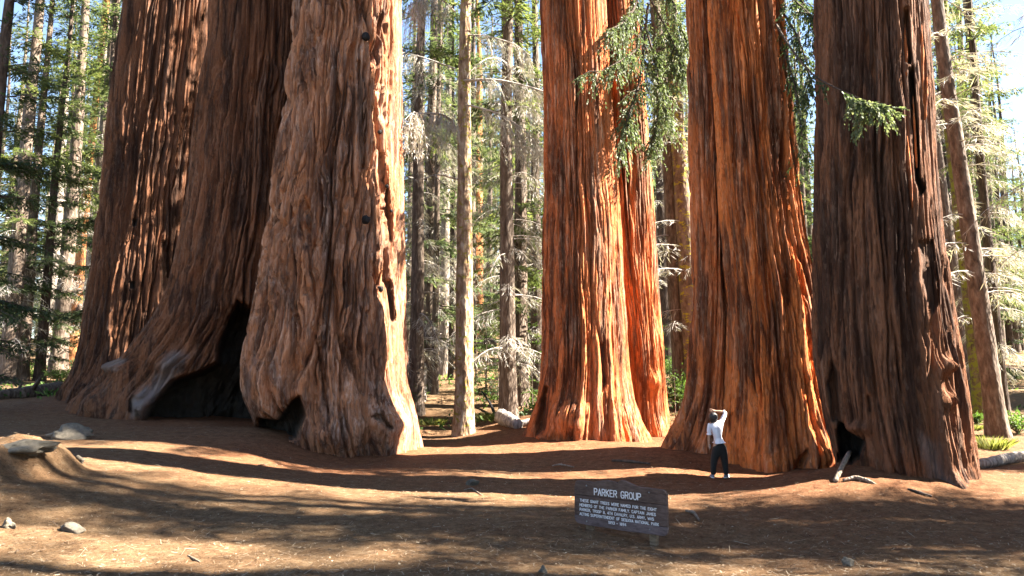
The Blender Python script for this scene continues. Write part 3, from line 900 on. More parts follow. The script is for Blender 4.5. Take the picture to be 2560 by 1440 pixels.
# the forest behind: only where the giants leave it in view
def forest():
    rng = np.random.RandomState(2024)
    kinds = [('fir_a', 'green fir leafy to the ground in the woods behind the giants'),
             ('fir_b', 'green-topped fir with dead lower boughs in the woods behind the giants'),
             ('fir_c', 'pale-barked bluish fir in the woods behind the giants'),
             ('fir_d', 'dark narrow fir in the woods behind the giants'),
             ('pole', 'bare dark conifer pole in the woods behind the giants'),
             ('hairy', 'fir draped in grey dead twigs in the woods behind the giants'),
             ('bright', 'pale green drooping fir in the woods behind the giants'),
             ('browned', 'conifer with browned dying boughs in the woods behind the giants')]
    where = ['by the road beyond the broad giant', 'behind the mossy conifer gap', 'behind the pale twin giant', 'between wide red and torn-bark giants',
             'beyond the torn-bark giant', 'behind the burnt-cave giant']
    spans = [(-60, 235, 24, [0, 6, 3, 1, 0, 6, 2]), (1010, 1345, 30, [0, 1, 2, 5, 6, 5, 4, 6]), (1625, 1740, 12, [6, 0, 2, 1]),
             (1965, 2052, 10, [6, 0, 1, 6]), (2325, 2600, 24, [7, 3, 0, 5, 1, 6, 3]), (485, 535, 3, [0, 6])]
    taken = []
    for (a, b, n, ks), wh in zip(spans, where):
        for i in range(n):
            for _ in range(30):
                px = a + (b - a) * (i + rng.rand()) / n if rng.rand() < 0.7 else rng.uniform(a, b)
                D = 37 + 68 * rng.rand() ** 0.8
                x = P(px, 1000, D)[0]
                if all((x - q[0]) ** 2 + (D - q[1]) ** 2 > 4.5 for q in taken):
                    break
            taken.append((x, D))
            key, lab = kinds[ks[i % len(ks)]]
            s = rng.uniform(0.85, 1.25)
            lab = ('tall ' if s > 1.05 and len(lab.split() + wh.split()) < 15 else '') + lab.replace('in the woods behind the giants', 'in the woods ' + wh)
            conifer(key, (x, D, float(ground_z(x, D)) - 0.05), lab, 'alike: ' + lab, scale=s, sxy=s * rng.uniform(0.9, 1.2), rz=rng.uniform(0, 6.28))

forest()

# unseen trees added on the sunny side to dapple the clearing and shade trunks
SUNNY = [(20, 10.9, 'fir_d', 0.8), (25, 11.9, 'fir_d', 0.8), (19, 12.4, 'fir_d', 0.55), (28, 5.2, 'fir_a', 1.0), (17, 10.6, 'fir_b', 0.9), (21, 6.2, 'fir_c', 1.0), (29, 11.0, 'fir_b', 1.1), (15, 11.8, 'pole', 1.0), (26, 4.0, 'fir_b', 1.1), (16, 7.6, 'pole', 1.0), (35, 10.0, 'fir_a', 1.25), (22, 12.2, 'pole', 1.0), (18, 2.5, 'fir_b', 1.1), (34, 4.5, 'fir_c', 1.2), (36, 33, 'fir_a', 1.1), (31, 34.5, 'fir_d', 1.0), (34, 37.5, 'fir_a', 1.0), (47, 36, 'fir_a', 1.1), (22, 18.3, 'fir_d', 0.7), (27, 18.5, 'fir_d', 0.75), (32, 18.3, 'fir_d', 0.8), (40, 38, 'fir_d', 1.1), (44, 42, 'fir_a', 1.1), (42, 33.5, 'fir_b', 1.0), (50, 47, 'fir_a', 1.1), (38, 43, 'fir_b', 1.0), (54, 55, 'fir_a', 1.1), (27, 6.6, 'fir_d', 1.2),
         (14, 4.4, 'fir_d', 1.0), (33, 9.2, 'fir_d', 1.25)]
for k, (x, y, key, s) in enumerate(SUNNY):
    conifer(key, (x, y, float(ground_z(x, y))), 'unseen fir added on the sunny side to shade the clearing', 'unseen shading firs on the sunny side', scale=s, sxy=s * 1.15, rz=k * 0.9)
for k, (x, y, key, s) in enumerate([(-30, -14, 'fir_a', 1.1), (-21, -20, 'fir_b', 1.2), (-12, -15, 'fir_a', 1.0), (-4, -22, 'fir_b', 1.2), (5, -15, 'fir_a', 1.1), (13, -21, 'bright', 1.2), (20, -13, 'fir_a', 1.1),
                                    (28, -18, 'fir_b', 1.2), (33, -6, 'fir_a', 1.2), (-34, -3, 'fir_b', 1.2), (-38, 8, 'fir_a', 1.2), (-33, 17, 'bright', 1.1), (-26, -6, 'fir_a', 1.0), (0, -30, 'fir_a', 1.3),
                                    (-16, -30, 'fir_a', 1.3), (17, -30, 'fir_a', 1.3), (-9, -26, 'fir_a', 1.2), (9, -27, 'fir_a', 1.2)]):
    conifer(key, (x, y, float(ground_z(x, y))), 'fir in the woods on the near side of the clearing, facing the giants', 'firs on the near side of the clearing', scale=s, sxy=s * 1.25, rz=k * 1.7)

# the far wood that closes the view: one mass
def far_wood():
    rng = np.random.RandomState(9)
    a = Acc()
    for i in range(230):
        ang = rng.uniform(-0.86, 0.86)
        D = rng.uniform(100, 165)
        x, y = D * math.tan(ang), D
        z0, H, w = float(ground_z(x, y)), rng.uniform(24, 46), rng.uniform(2.4, 4.0)
        n = 330
        q = rng.rand(n) ** 1.1
        rr = w * (1 - q) ** 0.8 * np.sqrt(rng.rand(n))
        th = rng.uniform(0, 2 * math.pi, n)
        p = np.stack([x + rr * np.cos(th), y + rr * np.sin(th), z0 + 2 + (H - 2) * q], -1)
        d = nrm(np.stack([np.cos(th), np.sin(th), rng.uniform(-0.7, 0.2, n)], -1) + rng.uniform(-.4, .4, (n, 3)))
        sd = nrm(np.cross(d, rng.uniform(-1, 1, (n, 3)) + np.array((0, 0, 1.5))))
        l, ww = rng.uniform(0.6, 1.3, n)[:, None], rng.uniform(0.18, 0.36, n)[:, None]
        V = np.stack([p, p + d * l * .5 + sd * ww, p + d * l, p + d * l * .5 - sd * ww], 1).reshape(-1, 3)
        a.add(V, np.arange(n * 4).reshape(n, 4), 0, np.clip(0.5 + rng.uniform(-.35, .35) + rng.uniform(-.2, .2, n), 0, 1))
        a.add(*tube([(x, y, z0 - 0.5), (x, y, z0 + H * 0.5), (x, y, z0 + H)], [0.4, 0.25, 0.03], 4, cap=False), m=1)
    o = a.obj('distant_forest', [LEAF, FIR_BARK], None, smooth=False)
    tag(o, 'distant mass of evergreen forest closing the view behind the grove', 'forest', kind='stuff')

far_wood()

# ------------------------------------------------------------------ boughs that hang into the view
def path_pts(pix, n=18):
    q = np.array([P(*p) for p in pix])
    t = np.linspace(0, 1, len(q))
    tt = np.linspace(0, 1, n)
    out = np.stack([np.interp(tt, t, q[:, k]) for k in range(3)], -1)
    for _ in range(3):
        out[1:-1] = (out[:-2] + 2 * out[1:-1] + out[2:]) / 4
    return out

def hang_sprays(rng, pts, n, length, leaf, per=0.05, hang=0.8, side=0.7, vmid=0.5, splay=0.5, t0=0.1):
    k = len(pts) - 1
    t = (t0 + (1 - t0) * rng.rand(n)) * k
    i = np.minimum(t.astype(int), k - 1)
    base = pts[i] + (pts[i + 1] - pts[i]) * (t - i)[:, None]
    T = nrm(pts[i + 1] - pts[i])
    d = nrm(T * 0.5 + rng.uniform(-side, side, (n, 3)) - np.array((0, 0, hang)))
    ln = length * rng.uniform(0.35, 1.1, n)
    cnt = np.maximum(2, (ln / per).astype(int))
    idx = np.repeat(np.arange(n), cnt)
    m = len(idx)
    s = rng.rand(m) * ln[idx]
    p = base[idx] + d[idx] * s[:, None]
    p[:, 2] -= 0.35 * s ** 2
    dd = nrm(d[idx] + rng.uniform(-splay, splay, (m, 3)) - np.array((0, 0, 0.5)) * s[:, None])
    ll = leaf[0] * rng.uniform(0.6, 1.3, m)[:, None]
    ww = leaf[1] * rng.uniform(0.6, 1.3, m)[:, None]
    sd = nrm(np.cross(dd, rng.uniform(-1, 1, (m, 3)) + np.array((0, 0, 0.8))))
    V = np.stack([p, p + dd * ll * .5 + sd * ww, p + dd * ll, p + dd * ll * .5 - sd * ww], 1).reshape(-1, 3)
    return V, np.arange(m * 4).reshape(m, 4), np.clip(vmid + rng.uniform(-.35, .35, m), 0, 1)

def bough(parent, pix, r0, n, length, leafm, leaf=(0.11, 0.022), seed=1, hang=0.8, per=0.045, wood=FIR_DARK, name='branch', side=0.7, vmid=0.5, t0=0.15, kids=6):
    rng = np.random.RandomState(seed)
    pts = path_pts(pix)
    a = Acc()
    a.add(*tube(pts, np.linspace(r0, r0 * 0.2, len(pts)), 5), m=1)
    for q in range(kids):                                          # side limbs
        i = rng.randint(4, len(pts) - 1)
        e = pts[i] + nrm(rng.uniform(-1, 1, 3) + np.array((0, 0, -0.3)) + nrm(pts[i] - pts[i - 1])) * length * rng.uniform(0.5, 1.1)
        mid = (pts[i] + e) / 2 + np.array((0, 0, 0.12 * length))
        sub = np.array([pts[i], mid, e])
        a.add(*tube(sub, [r0 * .45, r0 * .3, r0 * .1], 4, cap=False), m=1)
        a.add(*[x for x in hang_sprays(rng, sub, n // 6, length * 0.6, leaf, per, hang, side, vmid)][:2], m=0, a=vmid)
    V, Fq, va = hang_sprays(rng, pts, n, length, leaf, per, hang, side, vmid, t0=t0)
    a.add(V, Fq, 0, va)
    return a.obj(name, [leafm, wood], parent, smooth=False)

PALE, WIDE, TORN, PINK = SEQ[4][0], SEQ[6][0], SEQ[7][0], SEQ[2][0]
for k, pth in enumerate([[(1610, -90, 25.0), (1590, 20, 23.6), (1555, 60, 22.4), (1520, 75, 21.8)],
                         [(1610, -40, 25.2), (1600, 120, 23.4), (1555, 150, 22.2), (1490, 185, 21.6)],
                         [(1620, 10, 25.0), (1600, 210, 23.0), (1570, 290, 22.4), (1550, 390, 22.3)],
                         [(1610, -80, 25.3), (1680, -10, 24.0), (1700, 60, 23.4), (1725, 130, 23.0)],
                         [(1610, -30, 25.3), (1660, 60, 24.0), (1690, 120, 23.2), (1710, 200, 22.8)],
                         [(1615, 120, 25.0), (1650, 260, 24.2), (1640, 320, 23.8), (1620, 380, 23.4)],
                         [(1612, 60, 25.0), (1640, 160, 24.2), (1645, 210, 23.7), (1668, 290, 23.4)]]):
    bough(PALE, pth, 0.05, 120, 0.95, LEAF_BLUE, seed=300 + k, vmid=0.55, leaf=(0.13, 0.024))
for k, pth in enumerate([[(1940, 60, 18.0), (1975, 120, 16.6), (2030, 190, 15.0), (2100, 225, 13.8), (2190, 262, 13.3)]]):
    b_ = bough(WIDE, pth, 0.035, 30, 0.5, LEAF_DARK, seed=330 + k, vmid=0.45, kids=3, t0=0.3)
    sp = path_pts([(2118, 240, 13.6), (2160, 252, 13.4), (2215, 268, 13.2)])
    rng_ = np.random.RandomState(4)
    a = Acc()
    V, Fq, va = hang_sprays(rng_, sp, 95, 0.55, (0.085, 0.02), 0.022, 0.75, 0.8, 0.75, t0=0.0)
    a.add(V, Fq, 0, va)
    sp2 = path_pts([(2135, 250, 13.5), (2142, 300, 13.4), (2138, 330, 13.4)])
    V, Fq, va = hang_sprays(rng_, sp2, 34, 0.24, (0.075, 0.018), 0.022, 0.8, 0.6, 0.75, t0=0.0)
    a.add(V, Fq, 0, va)
    a.obj('leaf_spray', [LEAF_BLUE], b_ and WIDE, smooth=False)
for k, pth in enumerate([[(1945, -60, 18.6), (1985, 0, 17.6), (2020, 30, 16.8), (2050, 60, 16.2)], [(1950, 20, 18.4), (1990, 80, 17.8), (2015, 150, 17.2), (2040, 260, 16.9)],
                         [(1955, 110, 18.4), (1985, 200, 17.8), (2000, 300, 17.6), (2010, 400, 17.5)], [(1960, -80, 18.8), (1990, -20, 18.2), (2030, 40, 17.8), (2050, 130, 17.5)]]):
    bough(WIDE, pth, 0.035, 75, 0.7, LEAF_DARK, seed=350 + k, vmid=0.6)

# dead boughs of the mossy conifer in the gap
MOSSY = [o for o in bpy.data.objects if o.get('label', '').startswith('mossy brown conifer')][0]
dm = MOSSY.location.y

def dead_bough(parent, pix, r0, n, length, seed, hang=1.3, side=0.35):
    rng = np.random.RandomState(seed)
    pts = path_pts(pix)
    a = Acc()
    a.add(*tube(pts, np.linspace(r0, r0 * 0.25, len(pts)), 6), m=1)
    k = len(pts) - 1
    for _ in range(n):
        t = (0.12 + 0.88 * rng.rand()) * k
        i = min(int(t), k - 1)
        b = pts[i] + (pts[i + 1] - pts[i]) * (t - i)
        T = nrm(pts[i + 1] - pts[i])
        d = nrm(T * 0.7 + rng.uniform(-side, side, 3) + np.array((0, 0, 0.15)))
        ln = length * rng.uniform(0.4, 1.1)
        s = np.linspace(0, 1, 5)
        q = b[None] + d[None] * (ln * 0.6 * s * (1 - 0.35 * s))[:, None]
        q[:, 2] -= hang * ln * s ** 2 * 0.75
        a.add(*tube(q, np.linspace(0.011, 0.004, 5), 3, cap=False), m=0, a=rng.uniform(0.4, 1))
        V, Fq, va = hang_sprays(rng, q, 10, ln * 0.3, (0.17, 0.006), 0.05, 1.2, 0.5, 0.65)
        a.add(V, Fq, 0, va)
    o = a.obj('dead_bough', [DEADTW, DEAD], parent, smooth=False)
    return o

for k, (pth, r0, n, ln) in enumerate([
        ([(1160, 205, dm), (1190, 192, dm - .8), (1240, 200, dm - 1.4), (1290, 215, dm - 1.8), (1312, 250, dm - 2)], 0.055, 70, 2.1),
        ([(1162, 262, dm), (1190, 275, dm - .8), (1225, 305, dm - 1.2), (1250, 350, dm - 1.5)], 0.04, 55, 1.9),
        ([(1160, 90, dm), (1190, 82, dm - .4), (1225, 90, dm - .9), (1245, 115, dm - 1.2)], 0.03, 40, 1.3),
        ([(1145, 335, dm), (1120, 318, dm - .5), (1080, 315, dm - 1.0), (1020, 335, dm - 1.6), (990, 350, dm - 2)], 0.05, 60, 1.7),
        ([(1145, 180, dm), (1110, 165, dm + .5), (1070, 160, dm + .9), (1040, 185, dm + 1.2)], 0.03, 45, 1.5),
        ([(1145, 40, dm), (1100, 30, dm - .5), (1050, 45, dm - 1), (1015, 90, dm - 1.5)], 0.035, 50, 1.6)]):
    dead_bough(MOSSY, pth, r0, n, ln, 400 + k)
a = Acc()
for pth, r0 in (([(1145, 452, dm), (1110, 450, dm - .3), (1080, 458, dm - .6), (1052, 478, dm - .8)], 0.045), ([(1085, 457, dm - .55), (1074, 440, dm - .7), (1066, 425, dm - .8)], 0.02),
                ([(1082, 458, dm - .6), (1090, 480, dm - .8), (1096, 505, dm - .9)], 0.018), ([(1100, 450, dm - .4), (1108, 440, dm - .6), (1116, 436, dm - .8)], 0.014)):
    q = path_pts(pth, 8)
    a.add(*tube(q, np.linspace(r0, r0 * .3, len(q)), 6))
a.obj('bare_limb', [DEAD], MOSSY)
for px, py, s in ((1062, 470, 0), ):
    pass

# ------------------------------------------------------------------ burnt knots, splinters, burl
def lump(c, r, seed, sq=(1, 1, 1), amp=0.35, sub=3, freq=2.0):
    import bmesh
    bm = bmesh.new()
    bmesh.ops.create_icosphere(bm, subdivisions=sub, radius=1.0)
    V = np.array([v.co for v in bm.verts])
    Ft = np.array([[v.index for v in f.verts] for f in bm.faces])
    bm.free()
    rr = 1 + amp * fbm(V[:, 0] * freq + seed, V[:, 1] * freq, V[:, 2] * freq, 3)
    V = V * rr[:, None] * np.array(sq) * r + np.array(c)
    return V, Ft

def trunk_hit(k, px, py):
    """point of a giant's trunk under a pixel"""
    tr = [o for o in SEQ[k][0].children if o.name.startswith('trunk')][0]
    me = tr.data
    co = np.empty(len(me.vertices) * 3, np.float32)
    me.vertices.foreach_get('co', co)
    co = co.reshape(-1, 3) + np.array(SEQ[k][0].location)
    x, y = proj(co)
    d = np.hypot(x - px, y - py)
    c = np.where(d < d.min() + 6)[0]
    return co[c[np.argmin(co[c, 1])]].astype(float)

for k, (px, py, r) in enumerate([(920, 88, 0.13), (922, 550, 0.13), (957, 720, 0.10), (945, 335, 0.07), (962, 470, 0.06), (972, 525, 0.05)]):
    p = trunk_hit(2, px, py)
    V, Ft = lump(p + np.array((0, -0.01, 0)), r, k, (1, 0.8, 1.05), 0.3)
    mk('burnt_knot', V, Ft, CHARRED, PINK)
p = P(186, 790, ys[1] - 1.0)
YS = [o for o in bpy.data.objects if o.get('label', '').startswith('orange sunlit young')][0]
V, Ft = lump(p, 0.95, 5, (1, 0.8, 0.95), 0.7, 4, 3.0)
mk('burl', V, Ft, LOGW, YS)
rng_ = np.random.RandomState(8)
for k, (x0, y0, x1, y1, w) in enumerate([(2318, 192, 2312, 300, 0.035), (2262, 60, 2266, 190, 0.035), (2282, 240, 2292, 420, 0.03), (2268, 340, 2280, 520, 0.035), (2304, 60, 2309, 260, 0.03)]):
    a0, a1 = trunk_hit(7, min(x0, 2308), y0), trunk_hit(7, min(x1, 2312), y1)
    a0, a1 = P(x0, y0, a0[1] - 0.02), P(x1, y1, a1[1] + 0.02)
    t = np.linspace(0, 1, 9)[:, None]
    pts = a0 + (a1 - a0) * t + rng_.uniform(-0.006, 0.006, (9, 3))
    mk('bark_splinter', *tube(pts, w * np.array([.15, .5, .8, 1, 1, .95, .9, .8, .5]), 5, True, 0.35, k), BARK_RED, TORN)

# ------------------------------------------------------------------ stones, logs, sticks
def stone_mat():
    m, nt, b = material('granite')
    o = coords(nt)
    n1 = noise(nt, o, 6, 6, 0.7)
    r = ramp(nt, [(0.3, (0.05, 0.041, 0.030)), (0.5, (0.105, 0.088, 0.066)), (0.7, (0.17, 0.148, 0.115))])
    nt.links.new(n1, r.inputs[0])
    nt.links.new(r.outputs[0], b.inputs['Base Color'])
    b.inputs['Roughness'].default_value = 0.9
    bump(nt, b, noise(nt, o, 25, 5, 0.7), 0.6, 0.03)
    return m

STONE = stone_mat()

def rock(px, py, w, h, label, seed, d=0.7, rot=0.0, group=None):
    p = gp(px, py)
    V, Ft = lump((0, 0, 0), 1.0, seed, (1, 1, 1), 0.9, 4, 1.3)
    # flat breaks
    rs = np.random.RandomState(seed)
    for _ in range(7):
        n = nrm(rs.uniform(-1, 1, 3))
        k = rs.uniform(0.6, 0.85)
        s = V @ n
        V = V - np.outer(np.maximum(0, s - k), n) * 0.85
    V = V * np.array((w / 2, w * d / 2, h))
    c, s = math.cos(rot), math.sin(rot)
    V = np.stack([V[:, 0] * c - V[:, 1] * s, V[:, 0] * s + V[:, 1] * c, V[:, 2]], -1) + p + np.array((0, 0, h * 0.22))
    o = mk('rock', V, Ft, STONE, None, True)
    return tag(o, label, 'rock', group)

rock(175, 1098, 1.2, 0.26, 'flat grey granite slab lying before the burnt-cave giant', 3, 0.6)
rock(180, 1328, 0.33, 0.085, 'small pale flat stone in the sunlit dirt below the bank', 8, 0.7)
rock(1180, 1212, 0.26, 0.13, 'knobbly grey stone at the end of the root mound', 12)
rock(20, 1325, 0.22, 0.10, 'small dark stone half buried at the foot of the bank', 21)
rock(62, 1134, 1.0, 0.14, 'long tan rock ledge set in the top of the bank', 27, 0.5, 0.5)
rock(2122, 1412, 0.16, 0.08, 'fist-sized brown stone on bare shaded dirt near the log-free edge', 33)
rock(198, 1155, 0.18, 0.09, 'small dark stone between the slab and the bank', 37)
rock(1358, 1436, 0.10, 0.07, 'little upright stone chip in front of the sign', 39)

def log(pts, r, label, mat, seed, name='fallen_log', cat='log', sides=14, stubs=(), rough=0.10, ground=True, group=None):
    pts = np.array(pts, float)
    t = np.linspace(0, 1, len(pts))
    n = 26
    q = np.stack([np.interp(np.linspace(0, 1, n), t, pts[:, k]) for k in range(3)], -1)
    for _ in range(2):
        q[1:-1] = (q[:-2] + 2 * q[1:-1] + q[2:]) / 4
    rr = np.interp(np.linspace(0, 1, n), np.linspace(0, 1, len(np.atleast_1d(r))), np.atleast_1d(r))
    V, Fq = tube(q, rr, sides, True, rough, seed)
    o = mk(name, V, Fq, mat, None, True)
    for s0, s1, sr in stubs:
        ps = np.array([s0, (np.array(s0) + np.array(s1)) / 2 + 0.02, s1], float)
        mk('branch_stub', *tube(ps, [sr, sr * .7, sr * .25], 7, True, 0.15, seed), mat, o)
    return tag(o, label, cat, group)

def G(px, py, dz=0.0):
    p = gp(px, py)
    p[2] += dz
    return p

l0, l1, l2 = G(-40, 1000, 0.10), G(70, 994, 0.18), G(150, 985, 0.22)
log([l0, l1, l2], [0.22, 0.30, 0.34], 'charred black fallen log with stubs beside the broad shaded giant', LOGW, 3,
    stubs=[(l1 + np.array((0.2, 0, .2)), l1 + np.array((0.5, 0, .75)), 0.12), (l1 + np.array((-.5, 0, .1)), l1 + np.array((-.3, 0, .5)), 0.08)])
m0, m1, m2 = G(2395, 1172, 0.10), G(2470, 1170, 0.12), G(2520, 1160, 0.14)
log([m0, m1, m2, G(2620, 1150, 0.16)], [0.10, 0.13, 0.15, 0.16], 'pale barkless log on the sunny dirt beyond the torn-bark giant', DRIFT, 5)
b0, b1 = G(1252, 1060, 0.28), G(1295, 1072, 0.14)
log([b0, (b0 + b1) / 2, b1], [0.30, 0.30, 0.20], 'short bleached log with a dark rotten end by the red giant', DRIFT, 7, rough=0.16)
log([G(1290, 1072, 0.12), G(1318, 1066, 0.16), G(1345, 1062, 0.16)], [0.10, 0.12, 0.12], 'slim bleached log lying across behind the red giant foot', DRIFT, 8)
log([G(1010, 915, 0.2), G(1060, 925, 0.2), G(1130, 922, 0.2)], [0.16, 0.2, 0.16], 'grey fallen log among far trunks behind the stump', DRIFT, 9)
log([G(1015, 868, 0.3), G(1070, 866, 0.3), G(1135, 874, 0.3)], [0.4, 0.45, 0.35], 'big dark fallen trunk far up the slope', LOGW, 10)
log([G(1195, 868, 0.4), G(1215, 872, 0.4), G(1235, 876, 0.4)], [0.55, 0.55, 0.5], 'cut dark log end below the far red sequoia', LOGW, 11)
log([G(2440, 930, 0.2), G(2510, 935, 0.25), G(2600, 945, 0.25)], [0.2, 0.26, 0.26], 'dark fallen trunk past the mossy leaning conifers', LOGW, 12)
log([G(1205, 1010, 0.6), G(1225, 1025, 0.3), G(1240, 1045, 0.05)], [0.03, 0.06, 0.08], 'black crooked snag leaning by the green saplings', CHARRED, 13, name='snag', cat='branch', sides=7)
s0 = G(1054, 1003)
log([s0 + np.array((0, 0, -.2)), s0 + np.array((0.02, 0, 0.7)), s0 + np.array((.06, 0, 1.5)), s0 + np.array((.12, 0, 1.85))], [0.26, 0.22, 0.19, 0.04],
    'broken weathered stump with a jagged tip in the sunny gap', DRIFT, 14, name='tree_stump', cat='stump', rough=0.16)
log([G(2088, 1207, 0.03), G(2106, 1190, 0.16), G(2124, 1170, 0.30), G(2136, 1160, 0.42)], [0.045, 0.05, 0.05, 0.045], 'curved grey limb propped in front of the dark hollow', STICK, 15, name='fallen_branch', cat='branch', sides=9)
log([G(2108, 1206, 0.03), G(2140, 1203, 0.05), G(2170, 1208, 0.04), G(2190, 1214, 0.0)], [0.03, 0.045, 0.04, 0.02], 'low bent root lying before the dark hollow', STICK, 16, name='surface_root', cat='root', sides=9)
log([G(1530, 1155, 0.03), G(1575, 1159, 0.04), G(1625, 1163, 0.03)], [0.03, 0.04, 0.02], 'thin dark stick in the shade before the fused giants', LOGW, 17, name='fallen_branch', cat='branch', sides=7)
log([G(1380, 1168, 0.03), G(1400, 1166, 0.05), G(1435, 1172, 0.03)], [0.015, 0.025, 0.012], 'twisted reddish stick in the shadow between sunlit bands', STICK, 18, name='fallen_branch', cat='branch', sides=7)
log([G(1160, 1228, 0.02), G(1180, 1226, 0.03), G(1205, 1240, 0.015)], [0.012, 0.018, 0.008], 'short stick beside the knobbly stone', STICK, 19, name='fallen_branch', cat='branch', sides=6)
log([G(1715, 1282, 0.03), G(1735, 1290, 0.05), G(1748, 1305, 0.02)], [0.02, 0.03, 0.015], 'pale curved root by the tan hump near the sign', STICK, 20, name='surface_root', cat='root', sides=7)
log([G(470, 1395, 0.02), G(485, 1403, 0.02), G(500, 1410, 0.015)], [0.010, 0.013, 0.006], 'stub of dry stick on sunlit dirt by the small pale stone', STICK, 22, name='fallen_branch', cat='branch', sides=6)
log([G(645, 1165, 0.02), G(655, 1166, 0.03), G(668, 1165, 0.02)], [0.015, 0.018, 0.012], 'tiny dark stick on the bright crest below the pinkish giant', LOGW, 23, name='fallen_branch', cat='branch', sides=6)
log([G(2270, 1226, 0.02), G(2300, 1238, 0.03), G(2330, 1244, 0.02)], [0.02, 0.03, 0.02], 'dark stick in shade at the torn-bark giant foot', LOGW, 24, name='fallen_branch', cat='branch', sides=6)
# ------------------------------------------------------------------ road, undergrowth, litter
rd = []
for px, py in ((-90, 897), (-20, 899), (40, 901), (90, 902), (150, 904), (230, 906)):
    p = gp(px, py, 30)
    rd.append(p)
rd = np.array(rd)
ymid = 60.0
xs = np.linspace(-56, -26, 24)
Vr = []
for x in xs:
    for dy in (-1.6, 1.6):
        Vr.append((x, ymid + dy + (x + 40) * 0.1, float(ground_z(x, ymid + (x + 40) * 0.1)) + 0.25))
i = np.arange(len(xs) - 1) * 2
rm_, nt, b = material('road_asphalt')
nn = noise(nt, coords(nt), 14, 4)
rr_ = ramp(nt, [(0.3, (0.10, 0.10, 0.105)), (0.7, (0.17, 0.17, 0.175))])
nt.links.new(nn, rr_.inputs[0])
nt.links.new(rr_.outputs[0], b.inputs['Base Color'])
b.inputs['Roughness'].default_value = 0.8
tag(mk('road', Vr, np.stack([i, i + 2, i + 3, i + 1], -1), rm_), kind='structure')

def bush(px, py, w, h, label, leafm, seed, n=900, leaf=(0.10, 0.03), name='shrub', cat='shrub', group=None, p=None):
    rng = np.random.RandomState(seed)
    p = gp(px, py) if p is None else p
    a = Acc()
    e = empty(name, p, label, cat, group)
    st = Acc()
    m = 26
    for _ in range(m):
        d = nrm(np.array((rng.uniform(-1, 1), rng.uniform(-1, 1), rng.uniform(0.5, 1.6))))
        tip = p + d * np.array((w / 2, w / 2, h)) * rng.uniform(0.6, 1.05)
        sub = np.array([p, (p + tip) / 2 + np.array((0, 0, 0.08 * h)), tip])
        st.add(*tube(sub, [0.012, 0.009, 0.003], 3, cap=False))
        V, Fq, va = hang_sprays(rng, sub, n // m // 3 + 1, 0.35 * h + 0.1, leaf, 0.06, -0.1, 0.8, 0.55, t0=0.25)
        a.add(V, Fq, 0, va)
    a.obj('foliage', [leafm], e, smooth=False)
    st.obj('stem', [STICK], e)
    return e

bush(2545, 1085, 1.7, 0.7, 'dense dark green shrub by the leaning brown conifer', LEAF_BUSH, 61)
bush(2440, 1060, 0.8, 0.35, 'low green shrub behind the tall grass tuft', LEAF_BUSH, 62)
bush(1690, 960, 2.4, 2.0, 'leafy green shrub between the pale giant and brown conifer', LEAF_BUSH, 63)
bush(1683, 880, 2.6, 1.6, 'orange-leaved shrub far behind the pale giant', LEAF_ORANGE, 64, leaf=(0.16, 0.06))
bush(150, 955, 3.0, 0.8, 'sprawling green shrub behind the black log', LEAF_BUSH, 65, 1300)
bush(60, 950, 3.6, 1.0, 'broad green shrub round the knotted grey trunk', LEAF_BUSH, 66, 1300)
bush(1040, 1000, 2.0, 0.6, 'low green shrub against the broken stump', LEAF_BUSH, 67)
bush(1060, 905, 3.0, 0.7, 'green ground shrub under far trunks up the slope', LEAF_BUSH, 68)
bush(2395, 945, 2.4, 0.8, 'green shrub at the feet of the slender leaning conifers', LEAF_BUSH, 69)
bush(2530, 960, 3.0, 1.0, 'dark shrub past the dark fallen trunk', LEAF_DARK, 70)
bush(1700, 1030, 1.4, 1.6, 'bushy sapling at the foot of the brown conifer', LEAF_BUSH, 71)

def grass_tuft(px, py, w, h, label, seed, n=420, group=None):
    rng = np.random.RandomState(seed)
    p = gp(px, py)
    th, rr = rng.uniform(0, 6.28, n), w / 2 * np.sqrt(rng.rand(n))
    b = np.stack([p[0] + 0.6 * rr * np.cos(th), p[1] + 0.6 * rr * np.sin(th), np.full(n, p[2] - 0.03)], -1)
    d = nrm(np.stack([np.cos(th) * rr / w * 1.5 + rng.uniform(-.3, .3, n), np.sin(th) * rr / w * 1.5 + rng.uniform(-.3, .3, n), np.ones(n)], -1))
    l = h * rng.uniform(0.5, 1.1, n)[:, None]
    sd = nrm(np.cross(d, rng.uniform(-1, 1, (n, 3)))) * 0.007
    tip = b + d * l
    out = np.stack([d[:, 0], d[:, 1], -0.5 * np.ones(n)], -1) * l * 0.22
    V = np.stack([b - sd, b + sd, b + d * l * .6 + sd * .8 + out * .2, tip + out], 1).reshape(-1, 3)
    a = Acc()
    a.add(V, np.arange(n * 4).reshape(n, 4), 0, rng.rand(n))
    o = a.obj('grass_tuft', [GRASS], None, smooth=False)
    return tag(o, label, 'grass', group)

grass_tuft(2480, 1122, 1.3, 0.55, 'tall pale grass tuft below the leaning brown conifer', 81)
grass_tuft(2435, 1075, 0.7, 0.3, 'short grass tuft by the mossy green trunk', 82)
grass_tuft(1225, 1050, 1.6, 0.45, 'dry golden grass clump beside the mossy conifer', 83)
grass_tuft(1080, 1060, 1.8, 0.35, 'green-gold grass patch next to the broken stump', 84, 600)

